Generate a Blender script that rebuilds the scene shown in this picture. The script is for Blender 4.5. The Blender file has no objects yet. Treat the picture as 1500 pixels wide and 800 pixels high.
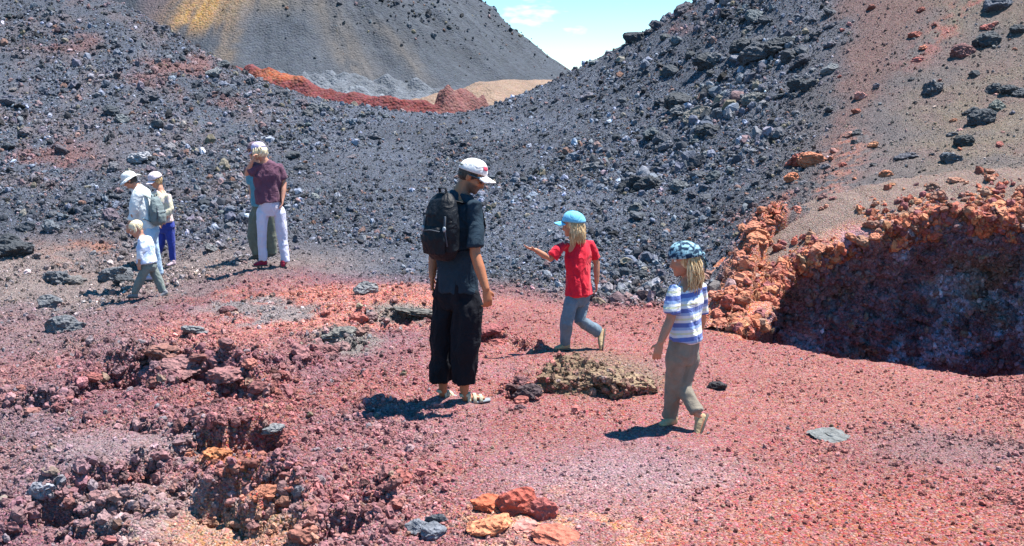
import bpy, bmesh, math, random
import numpy as np
from mathutils import Vector, Matrix
random.seed(7); rng = np.random.default_rng(7)
S = bpy.context.scene
C = S.collection
# ------------------------------------------------------------------ camera
F = 1608.0; PITCH = math.atan(230.0 / F); CAMZ = 2.1
cd = bpy.data.cameras.new('camera'); cam = bpy.data.objects.new('camera', cd); C.objects.link(cam)
cam.location = (0, 0, CAMZ); cam.rotation_euler = (math.pi / 2 - PITCH, 0, 0)
cd.sensor_width = 36; cd.lens = 36 * F / 1500; cd.clip_start = 0.1; cd.clip_end = 20000
S.camera = cam
# ------------------------------------------------------------------ world, sun
SUN_EL = math.radians(69); SUN_AZ = math.radians(68)      # azimuth from +Y towards +X
w = bpy.data.worlds.new('World'); S.world = w; w.use_nodes = True
nt = w.node_tree; bg = nt.nodes['Background']
sky = nt.nodes.new('ShaderNodeTexSky'); sky.sky_type = 'NISHITA'; sky.sun_disc = False
sky.sun_elevation = SUN_EL; sky.sun_rotation = SUN_AZ; sky.altitude = 600
sky.air_density = 1.0; sky.dust_density = 0.0; sky.ozone_density = 2.5
bg.inputs[1].default_value = 0.09
# a few thin clouds low in the sky
tc = nt.nodes.new('ShaderNodeTexCoord'); mp = nt.nodes.new('ShaderNodeMapping')
mp.inputs['Scale'].default_value = (9, 9, 26)
nz = nt.nodes.new('ShaderNodeTexNoise'); nz.inputs['Scale'].default_value = 1.0; nz.inputs['Detail'].default_value = 5
nz.inputs['Roughness'].default_value = 0.55
mp.inputs['Location'].default_value = (2.51, 0.4, 1.54)
cr = nt.nodes.new('ShaderNodeValToRGB'); cr.color_ramp.elements[0].position = 0.635; cr.color_ramp.elements[1].position = 0.80
mx = nt.nodes.new('ShaderNodeMixRGB'); mx.inputs[2].default_value = (12, 12.4, 12.8, 1)
hs = nt.nodes.new('ShaderNodeHueSaturation'); hs.inputs['Hue'].default_value = 0.485; hs.inputs['Saturation'].default_value = 1.4
L = nt.links.new
L(tc.outputs['Generated'], mp.inputs['Vector']); L(mp.outputs[0], nz.inputs['Vector']); L(nz.outputs['Fac'], cr.inputs[0])
mu = nt.nodes.new('ShaderNodeMath'); mu.operation = 'MULTIPLY'; mu.inputs[1].default_value = 0.75
L(cr.outputs[0], mu.inputs[0]); L(mu.outputs[0], mx.inputs[0]); L(sky.outputs[0], hs.inputs['Color']); L(hs.outputs[0], mx.inputs[1]); L(mx.outputs[0], bg.inputs[0])
sd = bpy.data.lights.new('sun', 'SUN'); sd.energy = 5.0; sd.angle = math.radians(0.5); sd.color = (1.0, 0.955, 0.88)
sun = bpy.data.objects.new('sun', sd); C.objects.link(sun)
sdir = Vector((math.cos(SUN_EL) * math.sin(SUN_AZ), math.cos(SUN_EL) * math.cos(SUN_AZ), math.sin(SUN_EL)))
sun.rotation_euler = sdir.to_track_quat('Z', 'Y').to_euler(); sun.location = (20, 10, 40)
S.view_settings.view_transform = 'Standard'; S.view_settings.look = 'None'
S.view_settings.exposure = 1.3; S.view_settings.gamma = 1
# ------------------------------------------------------------------ maths helpers
CP, SP = math.cos(PITCH), math.sin(PITCH)
def ray(px, row):
    a = (px - 750) / F; b = (400 - row) / F
    return np.array([a, CP + b * SP, -SP + b * CP])
def at_depth(px, row, y):                    # point of the place at distance y along the view
    r = ray(px, row); t = y / r[1]
    return np.array([r[0] * t, y, CAMZ + r[2] * t])
def proj(x, y, z):
    dz = z - CAMZ
    f = y * CP - dz * SP; u = y * SP + dz * CP
    f = np.maximum(f, 0.05)
    return 750 + F * x / f, 400 - F * u / f
def _h(i, j, k, seed):
    n = (i.astype(np.uint32) * np.uint32(374761393) + j.astype(np.uint32) * np.uint32(668265263)
         + k.astype(np.uint32) * np.uint32(2147483647) + np.uint32(seed * 2654435 + 12345))
    n = (n ^ (n >> np.uint32(13))) * np.uint32(1274126177)
    n = n ^ (n >> np.uint32(16)); n = n * np.uint32(2246822519); n = n ^ (n >> np.uint32(15))
    return n.astype(np.float32) / np.float32(2147483648.0) - 1.0
def vn3(x, y, z, seed=0):
    x, y, z = [np.asarray(a, np.float32) for a in (x, y, z)]
    xi, yi, zi = np.floor(x), np.floor(y), np.floor(z)
    fx, fy, fz = x - xi, y - yi, z - zi
    fx, fy, fz = [f * f * (3 - 2 * f) for f in (fx, fy, fz)]
    xi, yi, zi = [a.astype(np.int64) for a in (xi, yi, zi)]
    r = 0
    for a in (0, 1):
        for b in (0, 1):
            for c in (0, 1):
                wgt = (fx if a else 1 - fx) * (fy if b else 1 - fy) * (fz if c else 1 - fz)
                r = r + wgt * _h(xi + a, yi + b, zi + c, seed)
    return r
def vn2(x, y, seed=0):
    x, y = np.asarray(x, np.float32), np.asarray(y, np.float32)
    xi, yi = np.floor(x), np.floor(y); fx, fy = x - xi, y - yi
    fx, fy = fx * fx * (3 - 2 * fx), fy * fy * (3 - 2 * fy)
    xi, yi = xi.astype(np.int64), yi.astype(np.int64); k = np.zeros_like(xi)
    return ((1 - fx) * (1 - fy) * _h(xi, yi, k, seed) + fx * (1 - fy) * _h(xi + 1, yi, k, seed)
            + (1 - fx) * fy * _h(xi, yi + 1, k, seed) + fx * fy * _h(xi + 1, yi + 1, k, seed))
def fbm2(x, y, sc, octs=4, seed=0, gain=0.5):
    r = 0; a = 1.0; n = 0
    for o in range(octs):
        r = r + a * vn2(x * sc + 17.3 * o, y * sc - 9.1 * o, seed + o); n += a; a *= gain; sc *= 2.03
    return r / n
def fbm3(p, sc, octs=4, seed=0, gain=0.5):
    r = 0; a = 1.0; n = 0
    for o in range(octs):
        r = r + a * vn3(p[:, 0] * sc + 3.1 * o, p[:, 1] * sc + 7.7 * o, p[:, 2] * sc - 5.3 * o, seed + o); n += a; a *= gain; sc *= 2.03
    return r / n
def worley2(x, y, sc, seed=0):
    x = np.asarray(x * sc, np.float32); y = np.asarray(y * sc, np.float32)
    xi, yi = np.floor(x).astype(np.int64), np.floor(y).astype(np.int64); z = np.zeros_like(xi)
    best = np.full(x.shape, 9.0, np.float32)
    for a in (-1, 0, 1):
        for b in (-1, 0, 1):
            cx = xi + a + 0.5 + 0.45 * _h(xi + a, yi + b, z, seed); cy = yi + b + 0.5 + 0.45 * _h(xi + a, yi + b, z, seed + 5)
            best = np.minimum(best, (cx - x) ** 2 + (cy - y) ** 2)
    return np.sqrt(best)
def sstep(a, b, x):
    t = np.clip((x - a) / (b - a), 0, 1); return t * t * (3 - 2 * t)
def seg_dist(x, y, pts):                     # unsigned distance to polyline, side sign, param 0..1
    d = np.full(x.shape, 1e9); sg = np.zeros(x.shape); par = np.zeros(x.shape); n = len(pts) - 1
    for i in range(n):
        ax, ay = pts[i][0], pts[i][1]; bx, by = pts[i + 1][0], pts[i + 1][1]
        vx, vy = bx - ax, by - ay; l2 = vx * vx + vy * vy
        t = np.clip(((x - ax) * vx + (y - ay) * vy) / l2, 0, 1)
        dx, dy = x - ax - t * vx, y - ay - t * vy; dd = np.hypot(dx, dy)
        m = dd < d; d = np.where(m, dd, d); sg = np.where(m, np.sign(vx * dy - vy * dx), sg); par = np.where(m, (i + t) / n, par)
    return d, sg, par
def in_poly(x, y, poly):
    ins = np.zeros(x.shape, bool); n = len(poly)
    for i in range(n):
        x1, y1 = poly[i][:2]; x2, y2 = poly[(i + 1) % n][:2]
        c = ((y1 > y) != (y2 > y)) & (x < (x2 - x1) * (y - y1) / (y2 - y1 + 1e-12) + x1)
        ins ^= c
    return ins
# ------------------------------------------------------------------ terrain shape (control points: where in the photo, how far away)
cps = []
def cp(px, row, d): cps.append(at_depth(px, row, d))
for x, y, z in [(-9, 1, -.5), (-6, 1, -.5), (-3, 1, -.45), (0, 1, -.1), (3, 1, 0), (7, 1, .1), (12, 1, .5),
                (-4, 3.8, -.42), (-2.6, 5, -.3), (-1.4, 5, -.12), (0, 5, 0), (2, 5, 0), (5, 5, .1), (-6, 6, -.4), (-10, 8, -.3),
                (-3, 7, -.12), (-1, 8, 0), (1.5, 8, 0), (4, 8, 0), (7, 8, .2), (11, 8, 1.2), (-5, 9, -.15), (-2, 10.5, .03), (0.5, 10.5, 0), (2.5, 10.5, 0), (4.3, 10.5, .0), (-6.5, 11.5, -.2), (-4, 12, -.1),
                (-1, 12.6, .03), (-12, 14, -.1), (1, 12.6, 0)]:
    cps.append(np.array([x, y, z], float))
for c in [(190, 410, 15.5), (250, 390, 16.3), (220, 437, 13.7), (400, 393, 14.4), (365, 380, 15.2),
          (0, 380, 16.5), (0, 300, 19), (0, 200, 22), (0, 100, 25), (0, 0, 28), (-200, 200, 21), (-300, 0, 25), (-200, 330, 17.5),
          (200, 300, 19), (200, 200, 22.5), (200, 100, 26), (400, 300, 18.6), (400, 200, 24),
          (550, 380, 15), (550, 300, 18.5), (550, 230, 23), (700, 400, 14), (700, 300, 18), (700, 230, 22.5),
          (850, 420, 13.3), (850, 330, 16), (850, 230, 21), (850, 150, 25),
          (1000, 430, 12.8), (1000, 350, 14.8), (1000, 250, 18.2), (1000, 150, 21.8), (1000, 50, 25),
          (1090, 400, 12.3), (1150, 300, 13.6), (1150, 200, 17), (1150, 100, 20), (1150, 0, 23),
          (1200, 336, 12.5), (1300, 318, 12.3), (1300, 275, 13.2), (1300, 200, 15.6), (1300, 100, 18), (1300, 0, 20.5), (1300, -150, 25),
          (1500, 296, 12.0), (1500, 225, 13.6), (1500, 150, 15.6), (1500, 50, 17.6), (1500, -100, 21), (1500, -250, 25),
          (1800, 300, 11.3), (1800, 200, 13.2), (1800, 0, 16.2), (1800, -200, 20), (2200, 100, 13), (2200, -200, 18)]:
    cp(*c)
RIDGE = [(-300, -230, 31), (0, -90, 30.5), (180, 6, 29.5), (240, 40, 29.3), (290, 70, 29), (340, 97, 29), (390, 124, 29), (450, 148, 29), (520, 158, 29), (600, 171, 29),
         (660, 173, 29), (710, 168, 29), (760, 145, 29), (830, 112, 28.6), (880, 84, 28.2), (940, 50, 27.8), (1010, 8, 27.4), (1100, -50, 27), (1200, -115, 27)]
for px, r, d in RIDGE:
    p = at_depth(px, r, d); cps.append(p); q = p.copy(); q[0] *= 1.1; q[1] += 4.0; q[2] -= 1.7 if px < 800 else 1.2; cps.append(q)
cps = np.array(cps)
def tps_fit(P):
    n = len(P); d = np.hypot(P[:, None, 0] - P[None, :, 0], P[:, None, 1] - P[None, :, 1])
    K = np.where(d > 0, d * d * np.log(d + 1e-12), 0) + 0.35 * np.eye(n)
    A = np.zeros((n + 3, n + 3)); A[:n, :n] = K; A[:n, n] = 1; A[:n, n + 1:] = P[:, :2]; A[n, :n] = 1; A[n + 1:, :n] = P[:, :2].T
    return np.linalg.solve(A, np.concatenate([P[:, 2], [0, 0, 0]]))
TW = tps_fit(cps)
GX = np.linspace(-42, 42, 337); GY = np.linspace(-2, 42, 221)
gx, gy = np.meshgrid(GX, GY)
gz = TW[-3] + TW[-2] * gx + TW[-1] * gy
for i in range(len(cps)):
    r2 = (gx - cps[i, 0]) ** 2 + (gy - cps[i, 1]) ** 2 + 1e-9
    gz += TW[i] * 0.5 * r2 * np.log(r2)
def bil(G, X0, dX, Y0, dY, x, y):
    u = np.clip((x - X0) / dX, 0, G.shape[1] - 1.001); v = np.clip((y - Y0) / dY, 0, G.shape[0] - 1.001)
    i = u.astype(int); j = v.astype(int); fu, fv = u - i, v - j
    return (G[j, i] * (1 - fu) + G[j, i + 1] * fu) * (1 - fv) + (G[j + 1, i] * (1 - fu) + G[j + 1, i + 1] * fu) * fv
def base_h(x, y): return bil(gz, GX[0], GX[1] - GX[0], GY[0], GY[1] - GY[0], np.asarray(x, float), np.asarray(y, float))
def hit(px, row, hf=None):                   # where the sight line through a photo point meets the ground
    hf = hf or base_h; r = ray(px, row); ys = np.concatenate([np.arange(3, 14, .02), np.arange(14, 34, .05)])
    t = ys / r[1]; dz = CAMZ + r[2] * t - hf(r[0] * t, ys)
    k = np.argmax(dz < 0); k = k if dz[k] < 0 else len(ys) - 1
    return np.array([r[0] * t[k], ys[k], hf(np.array([r[0] * t[k]]), np.array([ys[k]]))[0]])
# pit: near rim and far lip
NEAR = [hit(p, r) for p, r in [(1086, 497), (1150, 507), (1220, 522), (1300, 530), (1370, 540), (1440, 551), (1520, 548), (1640, 560)]]
FAR = [at_depth(*c) for c in [(1076, 488, 10.6), (1096, 455, 11.1), (1126, 424, 11.7), (1162, 394, 12.05), (1225, 384, 12.2), (1290, 384, 12.2), (1345, 384, 12.2), (1400, 370, 12.1), (1450, 358, 12.0), (1520, 352, 11.9), (1660, 350, 11.6)]]
PIT = [p[:2] for p in NEAR] + [p[:2] + np.array([-.05, .85]) * min(1, max(0, (p[0] - 2.35) / .6)) for p in FAR[::-1]]
LEDGES = [  # photo polyline, step height, width behind, drop in front
    ([(5, 790), (70, 752), (130, 722), (190, 700), (240, 672), (300, 655), (345, 662), (420, 652)], .19, .6, .10),
    ([(0, 610), (60, 600), (150, 566), (200, 545), (262, 548), (330, 556), (372, 585)], .14, .5, .07),
    ([(290, 742), (340, 752), (372, 770), (420, 752), (450, 745)], .12, .35, .06),
    ([(380, 600), (420, 560), (470, 525), (505, 485), (560, 468), (640, 452)], .07, .4, .03),
    ([(440, 800), (480, 775), (530, 762), (560, 740), (590, 700)], .07, .35, .03),
    ([(700, 478), (740, 490), (765, 506), (800, 514)], .05, .3, .05),
    ([(830, 612), (880, 616), (920, 622), (960, 640)], .02, .2, .04),
]
LW = [([hit(*q)[:2] for q in pl], h, b, dr) for pl, h, b, dr in LEDGES]
LUMPS = [(hit(p, r)[:2], rad, h) for p, r, rad, h in [(330, 690, .33, .07), (385, 725, .3, .07), (95, 735, .3, .06), (250, 690, .2, .04), (215, 720, .25, .04), (700, 745, .25, .05),
         (250, 520, .6, .10), (330, 545, .5, .1), (150, 500, .6, .06), (500, 700, .5, .06), (560, 455, .6, .07), (1110, 400, .5, .25), (1125, 340, .45, .2), (1085, 450, .4, .12), (860, 548, .7, .06)]]
HOLLOWS = [(hit(p, r)[:2], rx, ry, dp * 1.05) for p, r, rx, ry, dp in [(385, 662, .17, .13, .26), (300, 724, .16, .16, .24), (350, 755, .24, .15, .30), (165, 760, .20, .14, .28), (85, 762, .22, .13, .26), (250, 735, .14, .1, .16), (205, 700, .12, .1, .16),
         (185, 562, .26, .18, .26), (300, 560, .30, .16, .28), (345, 585, .18, .22, .26), (240, 552, .22, .12, .2), (480, 508, .16, .18, .2), (505, 777, .16, .1, .2), (545, 745, .1, .08, .12), (270, 650, .1, .08, .12), (715, 497, .14, .1, .12), (752, 585, .12, .12, .1), (130, 790, .2, .1, .2), (30, 600, .25, .15, .15), (420, 780, .12, .08, .12), (205, 640, .1, .06, .08)]]
def zone_masks(x, y, z):
    px, row = proj(x, y, z)
    n = fbm2(x, y, .8, 4, 3); n2 = fbm2(x, y, 2.6, 3, 9)
    jx = px + 45 * n + 18 * n2; jr = row + 22 * fbm2(x, y, 1.1, 4, 21) + 8 * n2
    bx = np.array([-400, 0, 150, 330, 430, 520, 700, 900, 1040, 1075, 1110, 1500, 1900])
    br = np.array([455, 460, 450, 425, 400, 405, 425, 440, 455, 485, 430, 420, 400])
    red = sstep(-22, 16, jr - np.interp(px, bx, br))
    return px, row, jx, jr, n, n2, red
def height(x, y):
    z0 = base_h(x, y); px, row, jx, jr, n, n2, red = zone_masks(x, y, z0)
    rub = 1 - red
    slope_r = sstep(1130, 1260, jx) * rub
    path = sstep(600, 760, px) * red
    z = z0 + .035 * fbm2(x, y, .9, 3, 40) * (1 - .5 * path)
    fine = fbm2(x, y, 5.5, 4, 50); z = z + fine * (.014 + .035 * rub * (1 - .75 * slope_r) + .05 * red * (1 - path))
    wl = worley2(x, y, 2.3, 60); z = z + (.5 - wl) * .11 * rub * (1 - .8 * slope_r) * sstep(-.1, .35, n)
    wl2 = worley2(x + .1 * fine, y, 8, 61); z = z + (.5 - wl2) * (.02 + .035 * rub * (1 - .7 * slope_r) - .012 * path)
    for pl, h, b, dr in LW:
        jn = .13 * fbm2(x, y, 3.2, 4, 70); d, sg, par = seg_dist(x + jn, y + 1.2 * jn + .05 * n2, pl)
        s = d * np.where(sg > 0, 1, -1)      # + = beyond (away from camera) when the line runs left to right
        end = sstep(0, .08, par) * sstep(0, .08, 1 - par) * (.55 + .6 * vn2(x * 2.1, y * 2.1, 77))
        end = np.clip(end, 0, 1.2)
        up = h * np.exp(-np.maximum(s, 0) / b) * sstep(-.035, .0, s); dn = -dr * np.exp(np.minimum(s, 0) / .35) * (1 - sstep(-.035, 0, s))
        z = z + (up + dn) * end * (d < 2.5)
        z = z + (.5 - wl2) * .11 * np.exp(-(d / .16) ** 2) * end
    for (cx, cy), rad, h in LUMPS:
        d = np.hypot(x - cx + .25 * rad * n2 * 2, y - cy + .2 * rad * fine * 2) / rad
        z = z + h * np.exp(-d ** 4) * (1 + .6 * fine + .4 * (.5 - wl2))
    for (cx, cy), rx, ry, dp in HOLLOWS:
        mk = (np.abs(x - cx) < 1) & (np.abs(y - cy) < 1)
        if not mk.any(): continue
        xx, yy = x[mk], y[mk]; nn_ = fbm2(xx, yy, 3.4, 3, 91) * .55
        d = np.hypot((xx - cx) / rx, (yy - cy) / ry) + nn_; z = z.copy()
        z[mk] = z[mk] - dp * .95 * (1 - sstep(.75, 1.0, d)) * np.clip(.45 + .7 * (yy - cy) / ry, 0, 1) + .07 * np.exp(-((d - 1.35) / .35) ** 2) * sstep(-.05, .1, yy - cy + .5 * (xx - cx))
    # pit
    jn = .09 * fbm2(x, y, 2.7, 4, 80)
    m = (x > 1.4) & (x < 9) & (y > 8) & (y < 13.5)
    if m.any():
        xs, ys = x[m] + jn[m], y[m] + jn[m]
        ins = in_poly(xs, ys, PIT); d1, _, _ = seg_dist(xs, ys, [p for p in PIT] + [PIT[0]])
        dep = np.where(ins, sstep(0, .22, d1) * 2.4, 0)
        zz = z[m].copy(); zz = zz - dep
        z = z.copy(); z[m] = zz
    return z
# ------------------------------------------------------------------ albedo of the ground
def blend(col, c2, m): return col + (np.array(c2)[None, :] - col) * m[:, None]
def ell(px, row, cx, cy, rx, ry, soft=.35):
    return 1 - sstep(1 - soft, 1 + soft, np.hypot((px - cx) / rx, (row - cy) / ry))
def albedo(x, y, z):
    px, row, jx, jr, n, n2, red = zone_masks(x, y, z)
    n3 = fbm2(x, y, 1.7, 4, 101); n4 = fbm2(x, y, .45, 3, 111); n5 = fbm2(x, y, 7, 3, 121)
    col = np.tile(np.array([[.071, .080, .107]]), (len(px), 1))
    col *= (1 + .3 * n3 + .25 * n4)[:, None]
    # reddish tints of the left rubble
    lm = (1 - sstep(330, 520, jx)); col = blend(col, (.11, .082, .085), .55 * lm * sstep(-.2, .4, n3))
    for c in [(115, 375, 70, 22), (160, 372, 25, 16)]:
        col = blend(col, (.30, .10, .05), .6 * ell(jx, jr, *c) * sstep(-.15, .2, n2))
    for c in [(270, 105, 60, 22), (60, 230, 60, 20), (330, 150, 50, 20), (110, 60, 40, 12), (950, 30, 60, 15)]:
        col = blend(col, (.19, .075, .065), .6 * ell(jx, jr, *c, .6) * sstep(-.2, .3, n3))
    # brownish grey belt in front of the black slope
    belt = sstep(335, 400, jr) * (1 - red) * (1 - sstep(420, 620, jx)); col = blend(col, (.20, .15, .14), .85 * belt)
    belt2 = sstep(390, 440, jr) * (1 - red) * sstep(420, 620, jx) * (1 - sstep(1050, 1090, jx)); col = blend(col, (.17, .145, .15), .75 * belt2)
    # right slope : tan brown ash
    up = sstep(1060, 1370, jx + .25 * (row - 150)) * (1 - red)
    col = blend(col, (.138, .103, .090), up * (.78 + .3 * n3))
    col = blend(col, (.165, .122, .082), .6 * sstep(-.25, .3, n4 + .4 * n3) * sstep(1230, 1420, jx) * (1 - red)); col = blend(col, (.13, .085, .09), .5 * sstep(.0, .4, n3) * sstep(1180, 1300, jx) * (1 - red))
    lane = np.exp(-((px - (1370 - .62 * row + 10 * n2)) / 26) ** 2) * (row < 420) * (row > 10); col = blend(col, (.095, .088, .094), .7 * lane)
    lane = np.exp(-((px - (1245 - .25 * row + 20 * n)) / 45) ** 2) * (row > 120); col = blend(col, (.088, .080, .088), .6 * lane * (1 - red))
    mid = sstep(1190, 1250, jx) * (1 - sstep(1330, 1400, jx + .55 * row)); col = blend(col, (.15, .078, .068), .7 * mid * (row < 260))
    rs = np.exp(-((px - (1425 - .9 * row + 16 * n2)) / 22) ** 2) * (1 - sstep(60, 120, row)); col = blend(col, (.28, .085, .07), .75 * rs * sstep(-.3, .4, n3 + n5))
    rs = np.exp(-((px - (1245 - .35 * (row - 200) + 20 * n2)) / 26) ** 2) * sstep(170, 210, row) * (1 - sstep(300, 345, row)); col = blend(col, (.33, .13, .09), .6 * rs * sstep(-.1, .15, n5))
    # orange rim of the pit
    orr = np.maximum(ell(jx, jr, 1112, 400, 52, 85), ell(jx, jr, 1128, 330, 28, 36)); orr = np.maximum(orr, ell(jx, jr, 1085, 462, 36, 34))
    orr = np.maximum(orr, sstep(-58, -10, row - np.interp(px, [1100, 1200, 1300, 1400, 1500, 1700], [395, 365, 350, 345, 335, 315]) + 30 * n2) * (row < 440) * (px > 1095) * sstep(-.35, .05, n5 + .3 * n3))
    orr = orr * (row < 500)
    n6 = fbm2(x, y, 3.1, 3, 131); orr = orr * np.where((px > 1170) & (row < 345), sstep(-.15, .25, n6 + .3 * n5), 1)
    oc = blend(np.tile([[.36, .125, .080]], (len(px), 1)), (.22, .075, .07), .7 * sstep(-.1, .4, n6) * (px > 1150)) * (1 + .4 * n5[:, None]) + np.array([0, .05, .02])[None, :] * np.clip(n3, 0, 1)[:, None]
    # red cinder ground
    rc = np.tile(np.array([[.262, .092, .084]]), (len(px), 1)) * (1 + .15 * n3)[:, None]
    rc = blend(rc, (.24, .118, .130), .85 * sstep(-.1, .5, n4 + .5 * n3) * (1 - sstep(900, 1100, jx)))
    rc = blend(rc, (.18, .085, .10), .85 * (1 - sstep(420, 640, jx + .8 * (row - 600))) * sstep(-.5, .2, n3))
    rc = blend(rc, (.43, .15, .105), .65 * np.maximum(ell(jx, jr, 520, 450, 170, 30, .5), ell(jx, jr, 590, 432, 90, 18)))
    rc = blend(rc, (.38, .14, .11), .5 * ell(jx, jr, 360, 480, 150, 26, .5))
    rc = blend(rc, (.21, .15, .16), .75 * ell(jx, jr, 215, 655, 120, 34, .4))
    rc = blend(rc, (.25, .165, .16), .85 * ell(jx, jr, 250, 755, 170, 42, .4))
    rc = blend(rc, (.17, .14, .155), .45 * ell(jx, jr, 40, 650, 80, 90, .5))
    rc = blend(rc, (.17, .13, .135), .6 * ell(jx, jr, 60, 480, 150, 50, .5))
    rc = blend(rc, (.36, .115, .06), .75 * np.maximum(ell(jx, jr, 325, 672, 34, 26), ell(jx, jr, 375, 722, 40, 24)))
    rc = blend(rc, (.40, .19, .10), .6 * ell(jx, jr, 340, 780, 110, 30))
    rc = blend(rc, (.20, .135, .095), .75 * ell(jx, jr, 875, 545, 95, 36))
    rc = blend(rc, (.30, .21, .23), .6 * ell(jx, jr, 940, 720, 170, 55, .6))
    rc = blend(rc, (.55, .30, .18), .75 * ell(jx, jr, 830, 775, 150, 45, .5) * sstep(-.3, .2, n5 + n2))
    rc = blend(rc, (.32, .095, .070), .6 * ell(jx, jr, 1150, 760, 330, 60, .6))
    rc = blend(rc, (.29, .112, .092), .5 * ell(jx, jr, 1350, 580, 300, 60, .6))
    rc = blend(rc, (.15, .11, .12), .5 * ell(jx, jr, 1420, 655, 130, 22, .6))
    rc = blend(rc, (.17, .165, .15), .8 * np.maximum(ell(jx, jr, 600, 455, 50, 14), ell(jx, jr, 500, 500, 34, 28)))
    rc = blend(rc, (.165, .165, .17), .8 * ell(jx, jr, 365, 450, 90, 12))
    out = col * (1 - red[:, None]) + rc * red[:, None]
    out = out * (1 - orr[:, None]) + oc * orr[:, None]
    return np.clip(out, .015, .75)
# ------------------------------------------------------------------ object helpers
def tag(o, label=None, cat=None, group=None, kind=None):
    if label: o['label'] = label
    if cat: o['category'] = cat
    if group: o['group'] = group
    if kind: o['kind'] = kind
    return o
def link(name, me, mat=None, parent=None):
    o = bpy.data.objects.new(name, me); C.objects.link(o)
    if mat and me is not None and not me.materials: me.materials.append(mat)
    if parent: o.parent = parent
    return o
def empty(name, loc, rz=0):
    o = bpy.data.objects.new(name, None); C.objects.link(o); o.location = loc; o.rotation_euler = (0, 0, rz); o.empty_display_size = .1
    return o
def np_mesh(name, V, Q, smooth=False, colors=None):
    me = bpy.data.meshes.new(name); V = np.asarray(V, np.float32); Q = np.asarray(Q, np.int32); k = Q.shape[1]
    me.vertices.add(len(V)); me.vertices.foreach_set('co', V.ravel())
    me.loops.add(Q.size); me.loops.foreach_set('vertex_index', Q.ravel())
    me.polygons.add(len(Q)); me.polygons.foreach_set('loop_start', np.arange(0, Q.size, k, dtype=np.int32))
    if smooth: me.polygons.foreach_set('use_smooth', np.ones(len(Q), bool))
    me.update(calc_edges=True)
    if colors is not None:
        a = me.color_attributes.new('col', 'FLOAT_COLOR', 'POINT')
        a.data.foreach_set('color', np.concatenate([colors, np.ones((len(V), 1))], 1).astype(np.float32).ravel())
    return me
def grid_quads(nr, nc):
    i = np.arange(nr * nc).reshape(nr, nc)
    return np.stack([i[:-1, :-1], i[:-1, 1:], i[1:, 1:], i[1:, :-1]], -1).reshape(-1, 4)
# ------------------------------------------------------------------ materials
def new_mat(name, rough=.9, spec=.3):
    m = bpy.data.materials.new(name); m.use_nodes = True; b = m.node_tree.nodes['Principled BSDF']
    b.inputs['Roughness'].default_value = rough; b.inputs['Specular IOR Level'].default_value = spec
    return m, m.node_tree, b
def N(t, kind, **kw):
    n = t.nodes.new(kind)
    for k, v in kw.items():
        if k in n.inputs: n.inputs[k].default_value = v
        else: setattr(n, k, v)
    return n
def ground_mat(name, grain, contrast=.9, bumpd=.02, attr='col', atype='GEOMETRY'):
    m, t, b = new_mat(name, .88, .25)
    a = N(t, 'ShaderNodeAttribute', attribute_name=attr, attribute_type=atype)
    g = N(t, 'ShaderNodeNewGeometry')
    v = N(t, 'ShaderNodeTexVoronoi', Scale=grain); v2 = N(t, 'ShaderNodeTexVoronoi', Scale=grain * 2.7)
    nn = N(t, 'ShaderNodeTexNoise', Scale=grain * .5, Detail=6, Roughness=.75)
    for q in (v, v2, nn): t.links.new(g.outputs['Position'], q.inputs['Vector'])
    sh = N(t, 'ShaderNodeSeparateColor'); t.links.new(v.outputs['Color'], sh.inputs[0])
    sh2 = N(t, 'ShaderNodeSeparateColor'); t.links.new(v2.outputs['Color'], sh2.inputs[0])
    p = N(t, 'ShaderNodeMath', operation='POWER'); t.links.new(sh.outputs[0], p.inputs[0]); p.inputs[1].default_value = 1.6
    ad = N(t, 'ShaderNodeMath', operation='ADD'); t.links.new(p.outputs[0], ad.inputs[0]); t.links.new(sh2.outputs[0], ad.inputs[1])
    mr = N(t, 'ShaderNodeMapRange'); t.links.new(ad.outputs[0], mr.inputs[0]); mr.inputs[1].default_value = 0; mr.inputs[2].default_value = 2
    mr.inputs[3].default_value = 1 - .62 * contrast; HV = .03 * min(1, contrast * 1.3); SV = .4 * min(1, contrast); mr.inputs[4].default_value = 1 + 1.1 * contrast
    mul = N(t, 'ShaderNodeVectorMath', operation='SCALE'); t.links.new(a.outputs['Color'], mul.inputs[0]); t.links.new(mr.outputs[0], mul.inputs['Scale'])
    # slight hue wander between grains
    mixh = N(t, 'ShaderNodeHueSaturation'); t.links.new(mul.outputs[0], mixh.inputs['Color'])
    hr = N(t, 'ShaderNodeMapRange'); t.links.new(sh.outputs[1], hr.inputs[0]); hr.inputs[3].default_value = .5 - HV; hr.inputs[4].default_value = .5 + HV
    sr = N(t, 'ShaderNodeMapRange'); t.links.new(sh.outputs[2], sr.inputs[0]); sr.inputs[3].default_value = 1 - SV; sr.inputs[4].default_value = 1 + SV * .8
    t.links.new(hr.outputs[0], mixh.inputs['Hue']); t.links.new(sr.outputs[0], mixh.inputs['Saturation'])
    t.links.new(mixh.outputs[0], b.inputs['Base Color'])
    s = N(t, 'ShaderNodeMath', operation='SUBTRACT'); t.links.new(nn.outputs['Fac'], s.inputs[0]); t.links.new(v.outputs['Distance'], s.inputs[1])
    bp = N(t, 'ShaderNodeBump', Strength=1.0, Distance=bumpd); t.links.new(s.outputs[0], bp.inputs['Height']); t.links.new(bp.outputs[0], b.inputs['Normal'])
    return m
M_GROUND = ground_mat('cinder_ground', 62, .8, .022)
M_FAR = ground_mat('distant_cinder', 8, .3, .06)
M_CONE = ground_mat('cone_cinder', 3.6, .35, .12)
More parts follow.
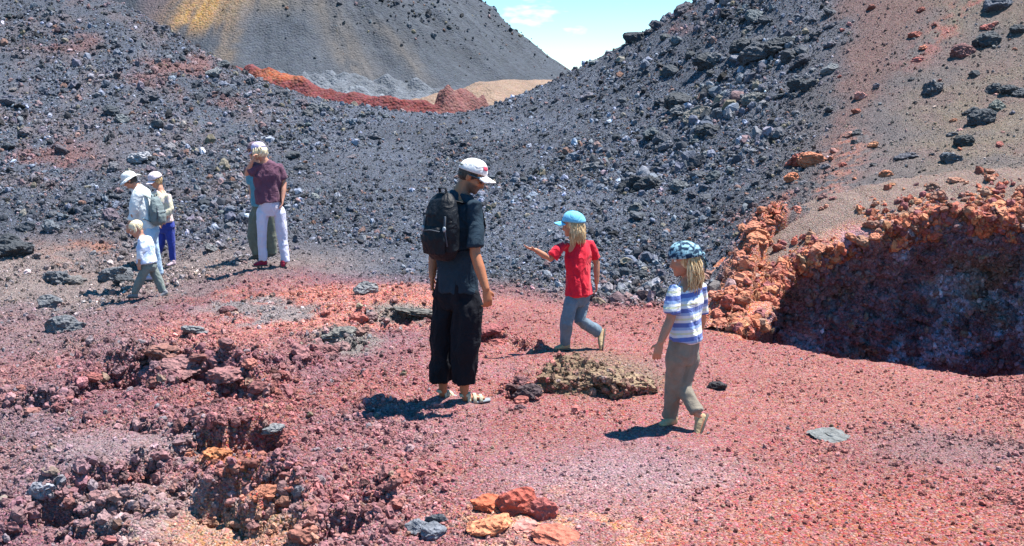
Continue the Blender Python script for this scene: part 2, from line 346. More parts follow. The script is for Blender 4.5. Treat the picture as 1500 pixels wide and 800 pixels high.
def stone_mat(name, scale=18, bump=.02, inst=True, color=None, contrast=.5):
    m, t, b = new_mat(name, .85, .35)
    tcn = N(t, 'ShaderNodeTexCoord')
    if inst:
        a = N(t, 'ShaderNodeAttribute', attribute_name='col', attribute_type='INSTANCER'); src = a.outputs['Color']
    else:
        oi = N(t, 'ShaderNodeObjectInfo'); src = oi.outputs['Color']
    n1 = N(t, 'ShaderNodeTexNoise', Scale=scale, Detail=8, Roughness=.7)
    v = N(t, 'ShaderNodeTexVoronoi', Scale=scale * 2.2)
    gp = N(t, 'ShaderNodeNewGeometry')
    for q in (n1, v): t.links.new(gp.outputs['Position'], q.inputs['Vector'])
    mr = N(t, 'ShaderNodeMapRange'); t.links.new(n1.outputs['Fac'], mr.inputs[0]); mr.inputs[1].default_value = .3; mr.inputs[2].default_value = .7
    mr.inputs[3].default_value = 1 - contrast; mr.inputs[4].default_value = 1 + contrast
    mul = N(t, 'ShaderNodeVectorMath', operation='SCALE'); t.links.new(src, mul.inputs[0]); t.links.new(mr.outputs[0], mul.inputs['Scale'])
    t.links.new(mul.outputs[0], b.inputs['Base Color'])
    s = N(t, 'ShaderNodeMath', operation='ADD'); t.links.new(n1.outputs['Fac'], s.inputs[0]); t.links.new(v.outputs['Distance'], s.inputs[1])
    bp = N(t, 'ShaderNodeBump', Strength=.9, Distance=bump); t.links.new(s.outputs[0], bp.inputs['Height']); t.links.new(bp.outputs[0], b.inputs['Normal'])
    return m
M_PEB = stone_mat('loose_cinder', 30, .006, True)
M_ROCK = stone_mat('lava_rock', 14, .03, False)
# ------------------------------------------------------------------ ground sheet
NC, NR = 1000, 760
tin = np.linspace(-.60, .60, NC - 120); ext = np.linspace(0, 1, 61)[1:] ** 1.5 * .75
tt = np.concatenate([-.60 - ext[::-1], tin, .60 + ext])
q = np.exp(np.linspace(math.log(2.6), math.log(37.0), NR)); YY = q - 1.5
X = tt[None, :] * q[:, None]; Y = np.repeat(YY[:, None], NC, 1)
Z = height(X.ravel(), Y.ravel()).reshape(NR, NC)
cols = albedo(X.ravel(), Y.ravel(), Z.ravel())
ter = link('ground', np_mesh('ground', np.stack([X, Y, Z], -1).reshape(-1, 3), grid_quads(NR, NC), True, cols), M_GROUND)
tag(ter, kind='structure')
LQ = np.log(q); 
def surf(x, y):                              # height of the built mesh
    x = np.asarray(x, float); y = np.asarray(y, float)
    v = np.clip((np.log(np.maximum(y + 1.5, 2.6)) - LQ[0]) / (LQ[1] - LQ[0]), 0, NR - 1.001)
    u = np.interp(x / np.maximum(y + 1.5, .1), tt, np.arange(NC)); u = np.clip(u, 0, NC - 1.001)
    i = u.astype(int); j = v.astype(int); fu, fv = u - i, v - j
    return (Z[j, i] * (1 - fu) + Z[j, i + 1] * fu) * (1 - fv) + (Z[j + 1, i] * (1 - fu) + Z[j + 1, i + 1] * fu) * fv
def on(px, row): return hit(px, row, surf)
# plain that carries everything out to the horizon
r = np.array([0, 20, 60, 150, 400, 1200, 4000, 9000.]); th = np.linspace(0, 2 * math.pi, 65)[:-1]
V = np.array([[a * math.cos(t), 30 + a * math.sin(t), -3.4] for a in r[1:] for t in th]); V = np.vstack([[[0, 30, -3.4]], V])
bm = bmesh.new(); vs = [bm.verts.new(v) for v in V]
for k in range(64): bm.faces.new((vs[0], vs[1 + k], vs[1 + (k + 1) % 64]))
for j in range(len(r) - 2):
    for k in range(64):
        a = 1 + j * 64; bm.faces.new((vs[a + k], vs[a + 64 + k], vs[a + 64 + (k + 1) % 64], vs[a + (k + 1) % 64]))
me = bpy.data.meshes.new('lava_plain'); bm.to_mesh(me); bm.free()
ca = me.color_attributes.new('col', 'FLOAT_COLOR', 'POINT')
for d_ in ca.data: d_.color = (.07, .075, .085, 1)
tag(link('lava_plain', me, M_CONE), kind='structure')
# ------------------------------------------------------------------ pit wall (undercut, in the shade)
def smooth_line(P, n):
    P = np.array(P); s = np.concatenate([[0], np.cumsum(np.linalg.norm(np.diff(P, axis=0), axis=1))]); u = np.linspace(0, s[-1], n)
    Q = np.stack([np.interp(u, s, P[:, k]) for k in range(3)], 1)
    for _ in range(int(n / 40)): Q[1:-1] = (Q[:-2] + 2 * Q[1:-1] + Q[2:]) / 4
    return Q, u
nu, nv = 460, 130
LP_, su = smooth_line(FAR, nu)
tan = np.gradient(LP_[:, :2], axis=0); tan /= np.linalg.norm(tan, axis=1)[:, None]
nrm = np.stack([tan[:, 1], -tan[:, 0]], 1)   # towards the pit
vv = np.linspace(0, 1, nv)
W = np.zeros((nv, nu, 3))
lip = .26 * fbm2(su, su * 0, 1.7, 4, 130)
for j, v in enumerate(vv):
    back = -1.15 + 1.20 * sstep(0, .16, v) - .48 * sstep(.17, .45, v) - .12 * sstep(.6, 1, v)
    back = back + .85 * (1 - sstep(.5, 1.8, su)) * (1 - sstep(0, .16, v))
    back = back - .45 * (1 - sstep(1.2, 2.6, su)) * sstep(.17, .28, v)
    x = LP_[:, 0] + nrm[:, 0] * (back + .6 * lip); y = LP_[:, 1] + nrm[:, 1] * (back + .6 * lip)
    zt = base_h(x, y) + .03
    if v >= .15: zt = zt * 0 + W[max(0, j - 1), :, 2] - 2.9 / nv
    W[j] = np.stack([x, y, zt], 1)
Wf = W.reshape(-1, 3).copy()
vvf = np.repeat(vv, nu); nrf = np.tile(nrm, (nv, 1))
dis = .20 * fbm3(Wf, 1.6, 5, 140, .62) + .12 * (1 - 2 * np.abs(fbm3(Wf * [1, 1, 1.6], 3.8, 5, 150, .6)))
wgt = sstep(.09, .18, vvf)
Wf[:, 0] += nrf[:, 0] * dis * wgt; Wf[:, 1] += nrf[:, 1] * dis * wgt; Wf[:, 2] += .06 * fbm3(Wf, 5, 4, 160) * (1 - wgt * .3)
k1 = fbm3(Wf, 1.3, 4, 170); k2 = fbm3(Wf, 3.4, 4, 171); k3 = fbm3(Wf * [1, 1, .5], 2.4, 3, 173)
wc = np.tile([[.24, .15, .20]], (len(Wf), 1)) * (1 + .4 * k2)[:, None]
wc = blend(wc, (.40, .44, .62), .9 * sstep(-.08, .22, k3 + .5 * k2) * sstep(.1, .3, vvf))  # bluish patches: sky light on the shaded wall, painted into its colour
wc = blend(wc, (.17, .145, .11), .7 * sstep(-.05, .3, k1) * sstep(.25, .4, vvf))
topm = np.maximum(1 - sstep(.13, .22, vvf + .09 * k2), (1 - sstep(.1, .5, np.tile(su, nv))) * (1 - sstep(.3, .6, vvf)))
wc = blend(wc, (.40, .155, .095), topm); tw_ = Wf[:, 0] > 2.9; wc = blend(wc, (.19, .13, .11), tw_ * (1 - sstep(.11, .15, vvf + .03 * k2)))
tag(link('pit_wall', np_mesh('pit_wall', Wf, grid_quads(nv, nu)[:, ::-1], True, np.clip(wc, .01, .8)), M_GROUND), kind='structure')
# ------------------------------------------------------------------ distant crater and heaps behind the saddle
nx, ny = 460, 330
gxs = np.linspace(-22, 8, nx); gys = np.linspace(38, 74, ny); MX, MY = [a.ravel() for a in np.meshgrid(gxs, gys)]
def mid_pt(px, row, d): return at_depth(px, row, d)
nA = fbm2(MX, MY, .35, 5, 200); nB = fbm2(MX, MY, 1.3, 4, 210); nW = .5 - worley2(MX, MY, .9, 220)
H = -2.6 + .25 * nA; MC = np.tile([[.10, .10, .11]], (len(MX), 1))
def crest(pts, slope_f, slope_b, colr, rough):
    global H, MC
    P = np.array([mid_pt(*p) for p in pts]); d, sg, par = seg_dist(MX + .5 * nB, MY + .5 * nA, P)
    zc = np.interp(par * (len(P) - 1), np.arange(len(P)), P[:, 2])
    h = zc + rough * (nB * .35 + nW * .5) - np.where(sg > 0, slope_b, slope_f) * np.maximum(d - .15, 0)
    m = sstep(-.08, .08, h - H); MC = MC * (1 - m[:, None]) + (np.array(colr)[None, :] * (1 + .25 * nB[:, None])) * m[:, None]; H = np.maximum(H, h)
crest([(300, 110, 66), (440, 112, 62), (500, 108, 62), (560, 113, 62), (600, 118, 62), (640, 130, 62), (680, 140, 62)], .42, .5, (.095, .105, .125), 1.3)
crest([(430, 122, 56), (480, 126, 55), (520, 132, 55)], .5, .5, (.10, .11, .13), 1.3)
crest([(640, 136, 53), (700, 122, 54), (740, 117, 56), (790, 117, 58), (900, 120, 60)], .35, .4, (.20, .135, .10), .2)
crest([(330, 98, 52), (378, 102, 50), (420, 104, 49), (450, 122, 48.5), (480, 134, 48), (540, 143, 47.5), (600, 149, 47), (650, 154, 47)], .95, 1.6, (.125, .030, .031), .8)
crest([(640, 158, 46.5), (656, 131, 47.5), (674, 131, 48.5), (696, 140, 50)], 1.6, 1.2, (.14, .058, .055), 1.3)
pxm, rwm = proj(MX, MY, H)
MC = blend(MC, (.24, .07, .035), ell(pxm, rwm, 415, 108, 42, 10, .5) * (MY < 53))
MC = blend(MC, (.17, .19, .22), .7 * sstep(.0, .5, nB + nA) * ell(pxm, rwm, 570, 135, 80, 30, .5) * (MY > 53))
tag(link('crater', np_mesh('crater', np.stack([MX, MY, H], 1), grid_quads(ny, nx), True, np.clip(MC, .02, .8)), M_FAR), kind='structure')
# ------------------------------------------------------------------ big cinder cone
nt_, nr_ = 620, 260
D = 165.; cx0 = (440 - 750) / F * D
thc = np.linspace(math.pi * 1.0, math.pi * 2.0, nt_); rr = np.linspace(0, 1, nr_) ** .9 * 78
TH, RR = np.meshgrid(thc, rr)
prof_r = np.array([0, 4, 8, 20, 28, 36.0, 39.2, 46, 60, 78]); prof_z = np.array([41, 39.5, 36, 24.6, 17.8, 11.4, 9.2, 5.2, 0, -3.4])
ZZ = np.interp(RR, prof_r, prof_z)
xc = cx0 + RR * np.cos(TH); yc = D + RR * np.sin(TH) * .8
gul = fbm2(TH.ravel() * 9, RR.ravel() * .05, 1.0, 4, 230).reshape(TH.shape)
rgh = fbm2(xc.ravel(), yc.ravel(), .35, 5, 240, .6).reshape(TH.shape)
up_ = sstep(.0, .5, np.cos(TH)) * sstep(5, 20, ZZ)
ZZ = ZZ + gul * .9 * sstep(2, 20, RR) * (1 - sstep(55, 75, RR)) + rgh * (.10 + .8 * up_)
xf, yf, zf = xc.ravel(), yc.ravel(), ZZ.ravel(); pc, rc_ = proj(xf, yf, zf)
s1 = fbm2(TH.ravel() * 14, RR.ravel() * .03, 1, 4, 250); s2 = fbm2(xf, yf, .12, 4, 260); s3 = fbm2(xf, yf, .9, 3, 261)
cc = np.tile([[.046, .053, .068]], (len(xf), 1)) * (1 + .22 * s2 + .22 * s3)[:, None]
jp = pc + 14 * s2 + 10 * s3
def streak(cx_, wd, slope, r0, r1, colr, a):
    global cc
    m = np.exp(-((jp - (cx_ + slope * rc_)) / wd) ** 2) * sstep(r0 - 25, r0 + 8, rc_) * (1 - sstep(r1 - 15, r1 + 25, rc_)) * sstep(-.6, .3, s1 + s2 * .5 + s3 * .3)
    cc = blend(cc, colr, a * m)
streak(312, 50, -.75, -60, 40, (.33, .18, .06), .9)
streak(345, 16, -.15, 0, 110, (.14, .10, .07), .6)
streak(470, 24, .55, -20, 120, (.12, .095, .075), .6)
streak(410, 50, .1, -80, 8, (.14, .11, .08), .6)
streak(520, 14, .9, 40, 115, (.11, .09, .075), .5)
streak(225, 30, .2, -50, 30, (.12, .08, .085), .5)
bld = up_.ravel() * sstep(.15, .5, fbm2(TH.ravel() * 40, RR.ravel() * .25, 1, 3, 270)); cc = blend(cc, (.04, .044, .055), .7 * bld)
me = np_mesh('cinder_cone', np.stack([xf, yf, zf], 1), grid_quads(nr_, nt_)[:, ::-1], True, np.clip(cc, .02, .7))
tag(link('cinder_cone', me, M_CONE), kind='structure')
# ------------------------------------------------------------------ rocks
def rock_mesh(name, seed, sub=3, flat=.75, jag=.32, planes=9, elong=1.25, knob=0.0, smooth=False):
    rg = np.random.default_rng(seed); bm = bmesh.new(); bmesh.ops.create_icosphere(bm, subdivisions=sub, radius=1)
    V = np.array([v.co[:] for v in bm.verts]); o = rg.uniform(-50, 50, 3)
    Nn = rg.normal(size=(planes, 3)); Nn /= np.linalg.norm(Nn, axis=1)[:, None]; dd = rg.uniform(.55, .9, planes)
    for n_, d_ in zip(Nn, dd):
        e = V @ n_ - d_; V = V - np.maximum(e, 0)[:, None] * n_ * .95
    r_ = 1 + jag * fbm3(V + o, 1.5, 4, seed % 97, .62) + jag * .5 * (1 - 2 * np.abs(fbm3(V + o, 2.6, 3, seed % 89)))
    if knob:
        r_ = r_ + knob * fbm3(V + o, 7, 3, 5) + knob * (.4 - np.abs(fbm3(V + o, 5, 2, 9)))
    if sub >= 5:
        q_ = V * 4.2 + o; best = np.full(len(V), 9.0)
        for cx_ in (-1, 0, 1):
            for cy_ in (-1, 0, 1):
                for cz_ in (-1, 0, 1):
                    ii = np.floor(q_).astype(np.int64) + [cx_, cy_, cz_]; cc_ = ii + .5 + .42 * np.stack([_h(ii[:, 0], ii[:, 1], ii[:, 2], 41 + k_) for k_ in range(3)], 1)
                    best = np.minimum(best, np.linalg.norm(cc_ - q_, axis=1))
        r_ = r_ + .26 * (.5 - best)
    V = V * r_[:, None] * [elong, 1, flat]
    V[:, 2] -= 0
    for v, c in zip(bm.verts, V): v.co = c
    me = bpy.data.meshes.new(name); bm.to_mesh(me); bm.free()
    if smooth: me.shade_smooth()
    me.materials.append(M_ROCK); return me
VAR = [rock_mesh('rock_shape', 100 + i, 3 if i < 8 else 3, rng.uniform(.6, .95), rng.uniform(.28, .5), int(rng.integers(5, 11)), rng.uniform(1.05, 1.6)) for i in range(10)]
def mk_rock(name, me, loc, size, color, label, cat='rock', group=None, sink=.3, rot=None):
    o = link(name, me); o.location = (loc[0], loc[1], loc[2] + size * (.5 - sink)); o.scale = (size, size, size) if np.isscalar(size) else size
    o.rotation_euler = rot if rot is not None else (random.uniform(-.5, .5), random.uniform(-.5, .5), random.uniform(0, 6.28))
    o.color = (*color, 1); tag(o, label, cat, group); return o
BLK = (.05, .055, .065); GRY = (.115, .12, .135); LGR = (.17, .17, .18); RED = (.30, .085, .065); ORG = (.40, .15, .085); MAR = (.16, .07, .075); PNK = (.42, .2, .18)
placed = []
def boulder(px, row, wpx, color, label, name='lava_boulder', seed=None, flat=.8, sub=4, jag=.4, knob=.06, elong=1.25, sink=.25, rz=None, planes=7):
    p = on(px, row); size = wpx / F * p[1] / 2 / 1.15
    me = rock_mesh(name, seed or (300 + len(placed)), sub, flat, jag, planes, elong, knob)
    o = link(name, me); o.location = (p[0], p[1], p[2] + size * flat * (.75 - sink * 2)); o.scale = (size,) * 3
    o.rotation_euler = (random.uniform(-.2, .2), random.uniform(-.2, .2), rz if rz is not None else random.uniform(-.5, .5)); o.color = (*color, 1)
    tag(o, label, 'boulder' if wpx > 40 else 'rock'); placed.append((p[0], p[1], size)); return o
B = boulder
B(93, 487, 48, GRY, 'rounded grey lava boulder alone on the left red-brown ground, below the dark rocks')
B(72, 450, 34, GRY, 'small grey boulder just above the rounded grey boulder at the left')
B(88, 412, 36, (.09, .095, .11), 'dark grey rock with rough face left of the walking toddler, highest of three')
B(168, 410, 46, GRY, 'grey rough boulder directly left of the toddler in the white shirt')
B(182, 415, 26, BLK, 'black rock wedged between the grey rough boulder and the toddler')
B(110, 415, 30, (.13, .12, .12), 'brownish grey rock between the two dark boulders left of the toddler')
B(537, 430, 34, LGR, 'lone grey rock on the orange ground midway between the couple and the man')
B(288, 487, 36, LGR, 'pale grey flat rock on the red ground below the toddler', flat=.5)
B(206, 236, 30, (.30, .30, .33), 'pale grey rock with a dark shadow, on the black slope above the sun hat')
B(214, 238, 20, (.03, .03, .035), 'dark lump standing in for the shadow of the pale rock above the sun hat')  # dark lump added where the pale rock only has shadow
B(10, 375, 60, BLK, 'large black boulder at the left edge of the photo on the slope')
B(335, 458, 22, MAR, 'small maroon stone on the grey crust below the couple')
B(928, 280, 44, (.03, .033, .04), 'large black boulder with dark hollow on the slope between the two children', jag=.5)
B(950, 275, 36, BLK, 'black jagged boulder touching the right side of the darkest slope boulder', jag=.5)
B(868, 250, 26, GRY, 'grey slope rock straight above the blue cap')
B(1108, 88, 50, (.07, .075, .09), 'largest blue black boulder near the crest of the right slope')
B(1088, 75, 34, BLK, 'black boulder just left of the largest crest boulder')
B(1140, 74, 34, BLK, 'black boulder just right of the largest crest boulder')
B(1152, 68, 24, BLK, 'small black boulder rightmost in the crest boulder row')
B(1040, 95, 40, BLK, 'jagged black boulder left of the crest boulder row')
B(1048, 90, 26, GRY, 'grey boulder leaning on the jagged black boulder of the crest')
B(995, 155, 36, BLK, 'black boulder in the middle of the right rubble slope')
B(998, 170, 28, GRY, 'grey boulder just below the black boulder mid right slope')
B(1025, 175, 40, (.15, .14, .13), 'brownish boulder right of the mid slope boulder pair')
B(1038, 195, 32, BLK, 'black boulder below the brownish mid slope boulder')
B(1105, 150, 28, (.13, .13, .13), 'dark grey boulder at the right border of the black rubble')
B(1170, 128, 26, BLK, 'left rock of the black pair on the brown right slope')
B(1186, 128, 24, BLK, 'right rock of the black pair on the brown right slope')
B(1408, 80, 30, (.17, .08, .08), 'round maroon and grey rock high on the brown slope')
B(1452, 62, 34, BLK, 'black jagged rock upper right on the brown slope, rightmost of the top pair')
B(1436, 66, 22, BLK, 'small black rock left of the black jagged rock on the brown slope')
B(1462, 12, 32, (.09, .10, .13), 'blue grey boulder in the top right corner')
B(1490, 48, 22, BLK, 'small dark rock at the right edge below the corner boulder')
B(1366, 135, 28, (.07, .075, .09), 'grey black rock standing alone in the middle of the brown slope')
B(1428, 112, 16, BLK, 'little dark stone between the maroon rock and the black chain')
B(1458, 135, 22, BLK, 'black boulder at the left end of the horizontal chain on the brown slope')
B(1478, 137, 24, BLK, 'middle black boulder of the horizontal chain on the brown slope')
B(1497, 140, 24, BLK, 'black boulder cut by the right edge of the photo, in the chain')
B(1440, 180, 38, (.05, .055, .065), 'large rounded black boulder in the diagonal chain above the pit')
B(1462, 160, 26, (.12, .13, .12), 'greenish grey stone on top of the large rounded boulder of the chain')
B(1422, 168, 20, BLK, 'small black stone left of the large rounded chain boulder')
B(1410, 212, 28, (.035, .04, .045), 'black boulder below the large rounded chain boulder')
B(1392, 236, 28, (.09, .10, .12), 'blue grey rock lowest in the diagonal chain above the pit')
B(1328, 232, 28, (.08, .08, .10), 'elongated dark stone left of the diagonal chain', flat=.5)
B(1170, 240, 34, RED, 'red brown rock at the left of the orange rock pair on the brown slope')
B(1192, 240, 36, ORG, 'orange rock with pale top, right of the orange pair on the brown slope')
B(1160, 262, 20, (.42, .15, .08), 'small orange stone under the orange rock pair on the brown slope')
B(1260, 145, 18, PNK, 'small pale stone above the grey lane of the brown slope')
B(1298, 258, 18, ORG, 'small orange stone on the brown slope right of the grey lane')
B(1330, 306, 26, BLK, 'black stone sitting on the orange rim above the pit', jag=.5)
B(1050, 570, 24, (.04, .035, .04), 'small black rock on the red ground right of the striped shirt child')
B(937, 408, 24, BLK, 'small black rock on the grey gravel between the two children')
# outcrop between the children
B(842, 566, 92, (.19, .125, .08), 'broad knobbly olive brown lava outcrop between the man and the striped child', 'outcrop', 901, .85, 5, .42, .12, 1.2, .27, .1)
B(905, 566, 84, (.24, .165, .105), 'lower yellowish right end of the knobbly outcrop between the children', 'outcrop', 905, .45, 5, .42, .12, 1.3, .3, .2)
B(765, 565, 26, MAR, 'dark maroon stone at the upper left foot of the knobbly outcrop')
B(775, 580, 34, (.07, .045, .05), 'dark jagged stone leaning against the left foot of the knobbly outcrop', jag=.5)
B(752, 578, 20, (.10, .05, .05), 'small dark stone farthest left beside the knobbly outcrop')
B(762, 600, 16, (.14, .08, .09), 'tiny dark stone in front of the outcrop shadow')
# red chunks at the bottom
B(716, 742, 46, (.46, .12, .06), 'flat orange red rock leftmost of the red chunks at the bottom', flat=.55, knob=.02)
B(757, 744, 58, (.38, .085, .06), 'tallest dark red chunk of the bottom rock cluster', flat=.9, knob=.02, jag=.35)
B(792, 758, 46, (.36, .10, .09), 'maroon red chunk right of the tallest red chunk', flat=.9, knob=.02)
B(722, 775, 66, (.58, .21, .11), 'pale orange slab lying in front of the red chunks', flat=.45, knob=.02)
B(768, 775, 40, (.48, .2, .17), 'pinkish slab between the pale orange slab and the maroon chunk', flat=.4, knob=.02)
B(815, 792, 60, (.48, .15, .10), 'red slab at the bottom edge right of the pinkish slab', flat=.35, knob=.02)
B(640, 766, 28, (.08, .085, .10), 'dark rock highest of the blue grey trio left of the red chunks', knob=.02)
B(612, 778, 34, (.17, .18, .21), 'blue grey rock leftmost of the trio left of the red chunks', knob=.02)
B(632, 785, 36, (.15, .16, .19), 'blue grey rock lowest of the trio left of the red chunks', knob=.02)
B(615, 697, 18, (.34, .12, .12), 'small pink red stone alone on the gravel below the man shadow')
B(1222, 640, 66, (.15, .155, .155), 'flat grey green slab flush in the red gravel at the right', flat=.13, knob=.03, sink=.36, jag=.6)
B(398, 632, 32, LGR, 'pale grey flat stone on the red crust above the orange hollow', flat=.45)
B(318, 668, 34, (.42, .16, .07), 'bright orange crust block beside the orange hollow in the left foreground', 'crust_rock', None, .7, 4, .5, .12, sink=.35)
B(388, 724, 36, (.34, .13, .08), 'orange brown crust block below the bright orange one', 'crust_rock', None, .6, 4, .5, .12, sink=.35)
B(62, 732, 34, (.24, .24, .28), 'pale lilac grey rock at the left foreground ledge', sink=.35)
B(604, 458, 62, (.13, .12, .11), 'long grey crust slab behind the man, on the orange ground', 'crust_slab', 77, .22, 5, .5, .12, 1.5, .3, .1)
B(497, 495, 40, (.15, .14, .13), 'grey knobbly crust left of the man, at the end of the long crust', 'crust_slab', None, .6, 4, .5, .12)
B(480, 518, 30, (.20, .09, .09), 'maroon crust block below the grey knobbly crust', 'crust_rock', None, .7, 4, .5, .12)
B(240, 520, 50, (.26, .12, .10), 'reddish crust block below the toddler shadow', 'crust_rock', None, .6, 4, .5, .12)
B(262, 545, 60, (.24, .12, .12), 'mauve crust block above the dark hollow in the left ground', 'crust_rock', None, .5, 4, .5, .12)
B(330, 555, 50, (.26, .12, .12), 'mauve crust block right of the dark hollow in the left ground', 'crust_rock', None, .5, 4, .5, .12)
B(720, 486, 36, (.26, .08, .08), 'dark red crust block between the man and the red shirt child', 'crust_rock', None, .5, 4, .5, .12)
# counted rocks scattered in groups
def jit(c, a=.35): f = random.uniform(1 - a, 1 + a * 1.6); return tuple(min(.7, q_ * f * random.uniform(.92, 1.08)) for q_ in c)
def in_right():
    t = random.random(); row = random.uniform(5, 330); px = random.gauss(1020 + (90 - row * .35), 105); return (max(780, min(1215, px)), max(row, (1010 - px) * .58 + 14))
def in_left():
    px = random.uniform(0, 620); row = random.uniform(10, 380); top = np.interp(px, [0, 180, 340, 450, 620], [-10, 10, 98, 150, 170]); return (px, max(row, top + 8))
def zl(px, row, kind):
    if kind == 'right': return ('near the right slope crest' if row < 90 else 'halfway up the right slope' if row < 190 else 'low on the right slope') + (' at its left' if px < 960 else ' at its right')
    if kind == 'left': return ('near the left slope crest' if row < 130 else 'halfway up the left slope' if row < 240 else 'at the foot of the left slope') + (', above the left group' if px < 260 else ', above the couple' if px < 450 else ', in the middle')
    if kind == 'rim': return 'on the upper rim of the pit' + (', at its left end' if px < 1240 else ', in its middle' if px < 1370 else ', at its right end')
    if kind == 'outc': return 'in the crumbling outcrop left of the pit, ' + ('top part' if row < 370 else 'middle part' if row < 430 else 'foot')
    if kind == 'brown': return 'loose on the smooth brown slope above the pit, ' + ('upper part' if row < 160 else 'lower part')
    return 'in the left foreground, ' + ('by the hollows below the toddler' if row < 610 and px < 380 else 'along the grey crust' if row < 610 else 'on the lowest ledge at the left' if px < 230 else 'around the orange hollow' if px < 430 else 'left of the dark trio')
def cname(c):
    r_, g_, b_ = c
    if r_ > 1.6 * g_: return 'orange' if r_ > .38 and g_ > .45 * b_ + .1 else 'red' if r_ > .25 else 'dark red'
    return 'black' if r_ < .075 else 'dark grey' if r_ < .13 else 'grey'
def scatter2(n, name, picks, sizes, colf, kind, what):
    k = 0; tries = 0
    while k < n and tries < n * 30:
        tries += 1; px, row = picks(); p = on(px, row)
        if kind == 'rim': p = np.array(Wf.reshape(nv, nu, 3)[random.randrange(4, 26), random.randrange(60, nu)]); px, row = [float(q_) for q_ in proj(*p)]
        elif p[1] > 31 or in_poly(np.array([p[0]]), np.array([p[1]]), PIT)[0]: continue
        if px < 5 or px > 1495: continue
        s_ = sizes() / F * p[1] / 2
        if any((p[0] - a) ** 2 + (p[1] - b) ** 2 < (s_ + c) ** 2 * .5 for a, b, c in placed): continue
        placed.append((p[0], p[1], s_)); c_ = colf(); la_ = albedo(*[np.array([q_]) for q_ in p])[0]; f_ = .55 if kind in ('ledge', 'rim') else .2; c_ = tuple(a_ * (1 - f_) + b_ * f_ for a_, b_ in zip(c_, la_)); sz = 'small' if sizes_of(s_, p) < 13 else 'larger'
        lb = f"{sz} {cname(c_)} {what} {zl(px, row, kind)}"; mk_rock(name, VAR[random.randrange(10)], p, s_, c_, lb, 'rock', lb.replace(what, what + 's'), .3); k += 1
def sizes_of(s_, p): return s_ * 2 * F / p[1]
scatter2(85, 'lava_rock', in_right, lambda: random.choice([9, 11, 13, 16, 20, 24]), lambda: jit(random.choice([BLK, BLK, GRY, (.08, .085, .10)])), 'right', 'lava rock')
scatter2(75, 'lava_rock', in_left, lambda: random.choice([8, 10, 12, 15, 19]), lambda: jit(random.choice([BLK, GRY, GRY, (.11, .09, .10)])), 'left', 'lava rock')
scatter2(80, 'cinder_rock', lambda: (1300, 365), lambda: random.choice([7, 9, 12, 15, 20]), lambda: jit(random.choice([ORG, ORG, RED, (.40, .18, .10), (.26, .08, .07)]), .25), 'rim', 'cinder rock')
scatter2(60, 'cinder_rock', lambda: (lambda t: (1135 - 60 * t + random.gauss(0, 14), 310 + 170 * t))(random.random()), lambda: random.choice([9, 12, 15, 19, 24]), lambda: jit(random.choice([ORG, (.42, .14, .08), (.34, .10, .07)]), .2), 'outc', 'cinder rock')
scatter2(40, 'cinder_rock', lambda: (random.uniform(1180, 1490), random.uniform(10, 310)), lambda: random.choice([6, 8, 10, 12]), lambda: jit(random.choice([ORG, RED, BLK, GRY, PNK])), 'brown', 'stone')
def ledge_pick():
    if random.random() < .6:
        (cx, cy), rx, ry, dp = random.choice(HOLLOWS); a = random.uniform(-1.2, 2.4); x_, y_ = cx + rx * 1.15 * math.cos(a), cy + ry * 1.15 * math.sin(a); q_ = proj(x_, y_, float(surf(x_, y_))); return float(q_[0]), float(q_[1])
    pl = random.choice(LEDGES[:5])[0]; i = random.randrange(len(pl) - 1); t = random.random()
    return (pl[i][0] * (1 - t) + pl[i + 1][0] * t + random.gauss(0, 12), pl[i][1] * (1 - t) + pl[i + 1][1] * t + random.gauss(-3, 7))
scatter2(170, 'crust_rock', ledge_pick, lambda: random.choice([7, 8, 10, 12, 15, 19, 25]), lambda: jit(random.choice([RED, MAR, (.26, .12, .12), (.22, .10, .11), (.15, .10, .11), (.30, .11, .07)])), 'ledge', 'crust rock')
# ------------------------------------------------------------------ gravel: loose stones nobody could count
FEET = [tuple(on(*q_)[:2]) for q_ in [(652, 582), (690, 589), (705, 587), (826, 514), (978, 627), (1023, 648), (662, 580)]]
def gravel(name, n, ymin, ymax, smin, smax, powr, dens, jig=.5):
    """points spread over the ground; dens(px,row,masks)->keep probability and size factor"""
    u = rng.random(n); y = ymin * (ymax / ymin) ** u if ymax / ymin > 2 else ymin + (ymax - ymin) * u
    x = rng.uniform(-.62, .62, n) * (y + 1.5)
    z = surf(x, y); px, row, jx, jr, n1, n2, red = zone_masks(x, y, z)
    keep, sf = dens(x, y, px, row, jx, jr, red, n1, n2)
    ins = in_poly(x, y, PIT)
    for fx_, fy_ in FEET: ins |= np.hypot(x - fx_, y - fy_) < .17
    k = (rng.random(n) < keep) & ~ins
    x, y, z, sf, px, row = x[k], y[k], z[k], sf[k], px[k], row[k]; n = len(x)
    place_stones(name, x, y, z, sf, smin, smax, powr, jig); return
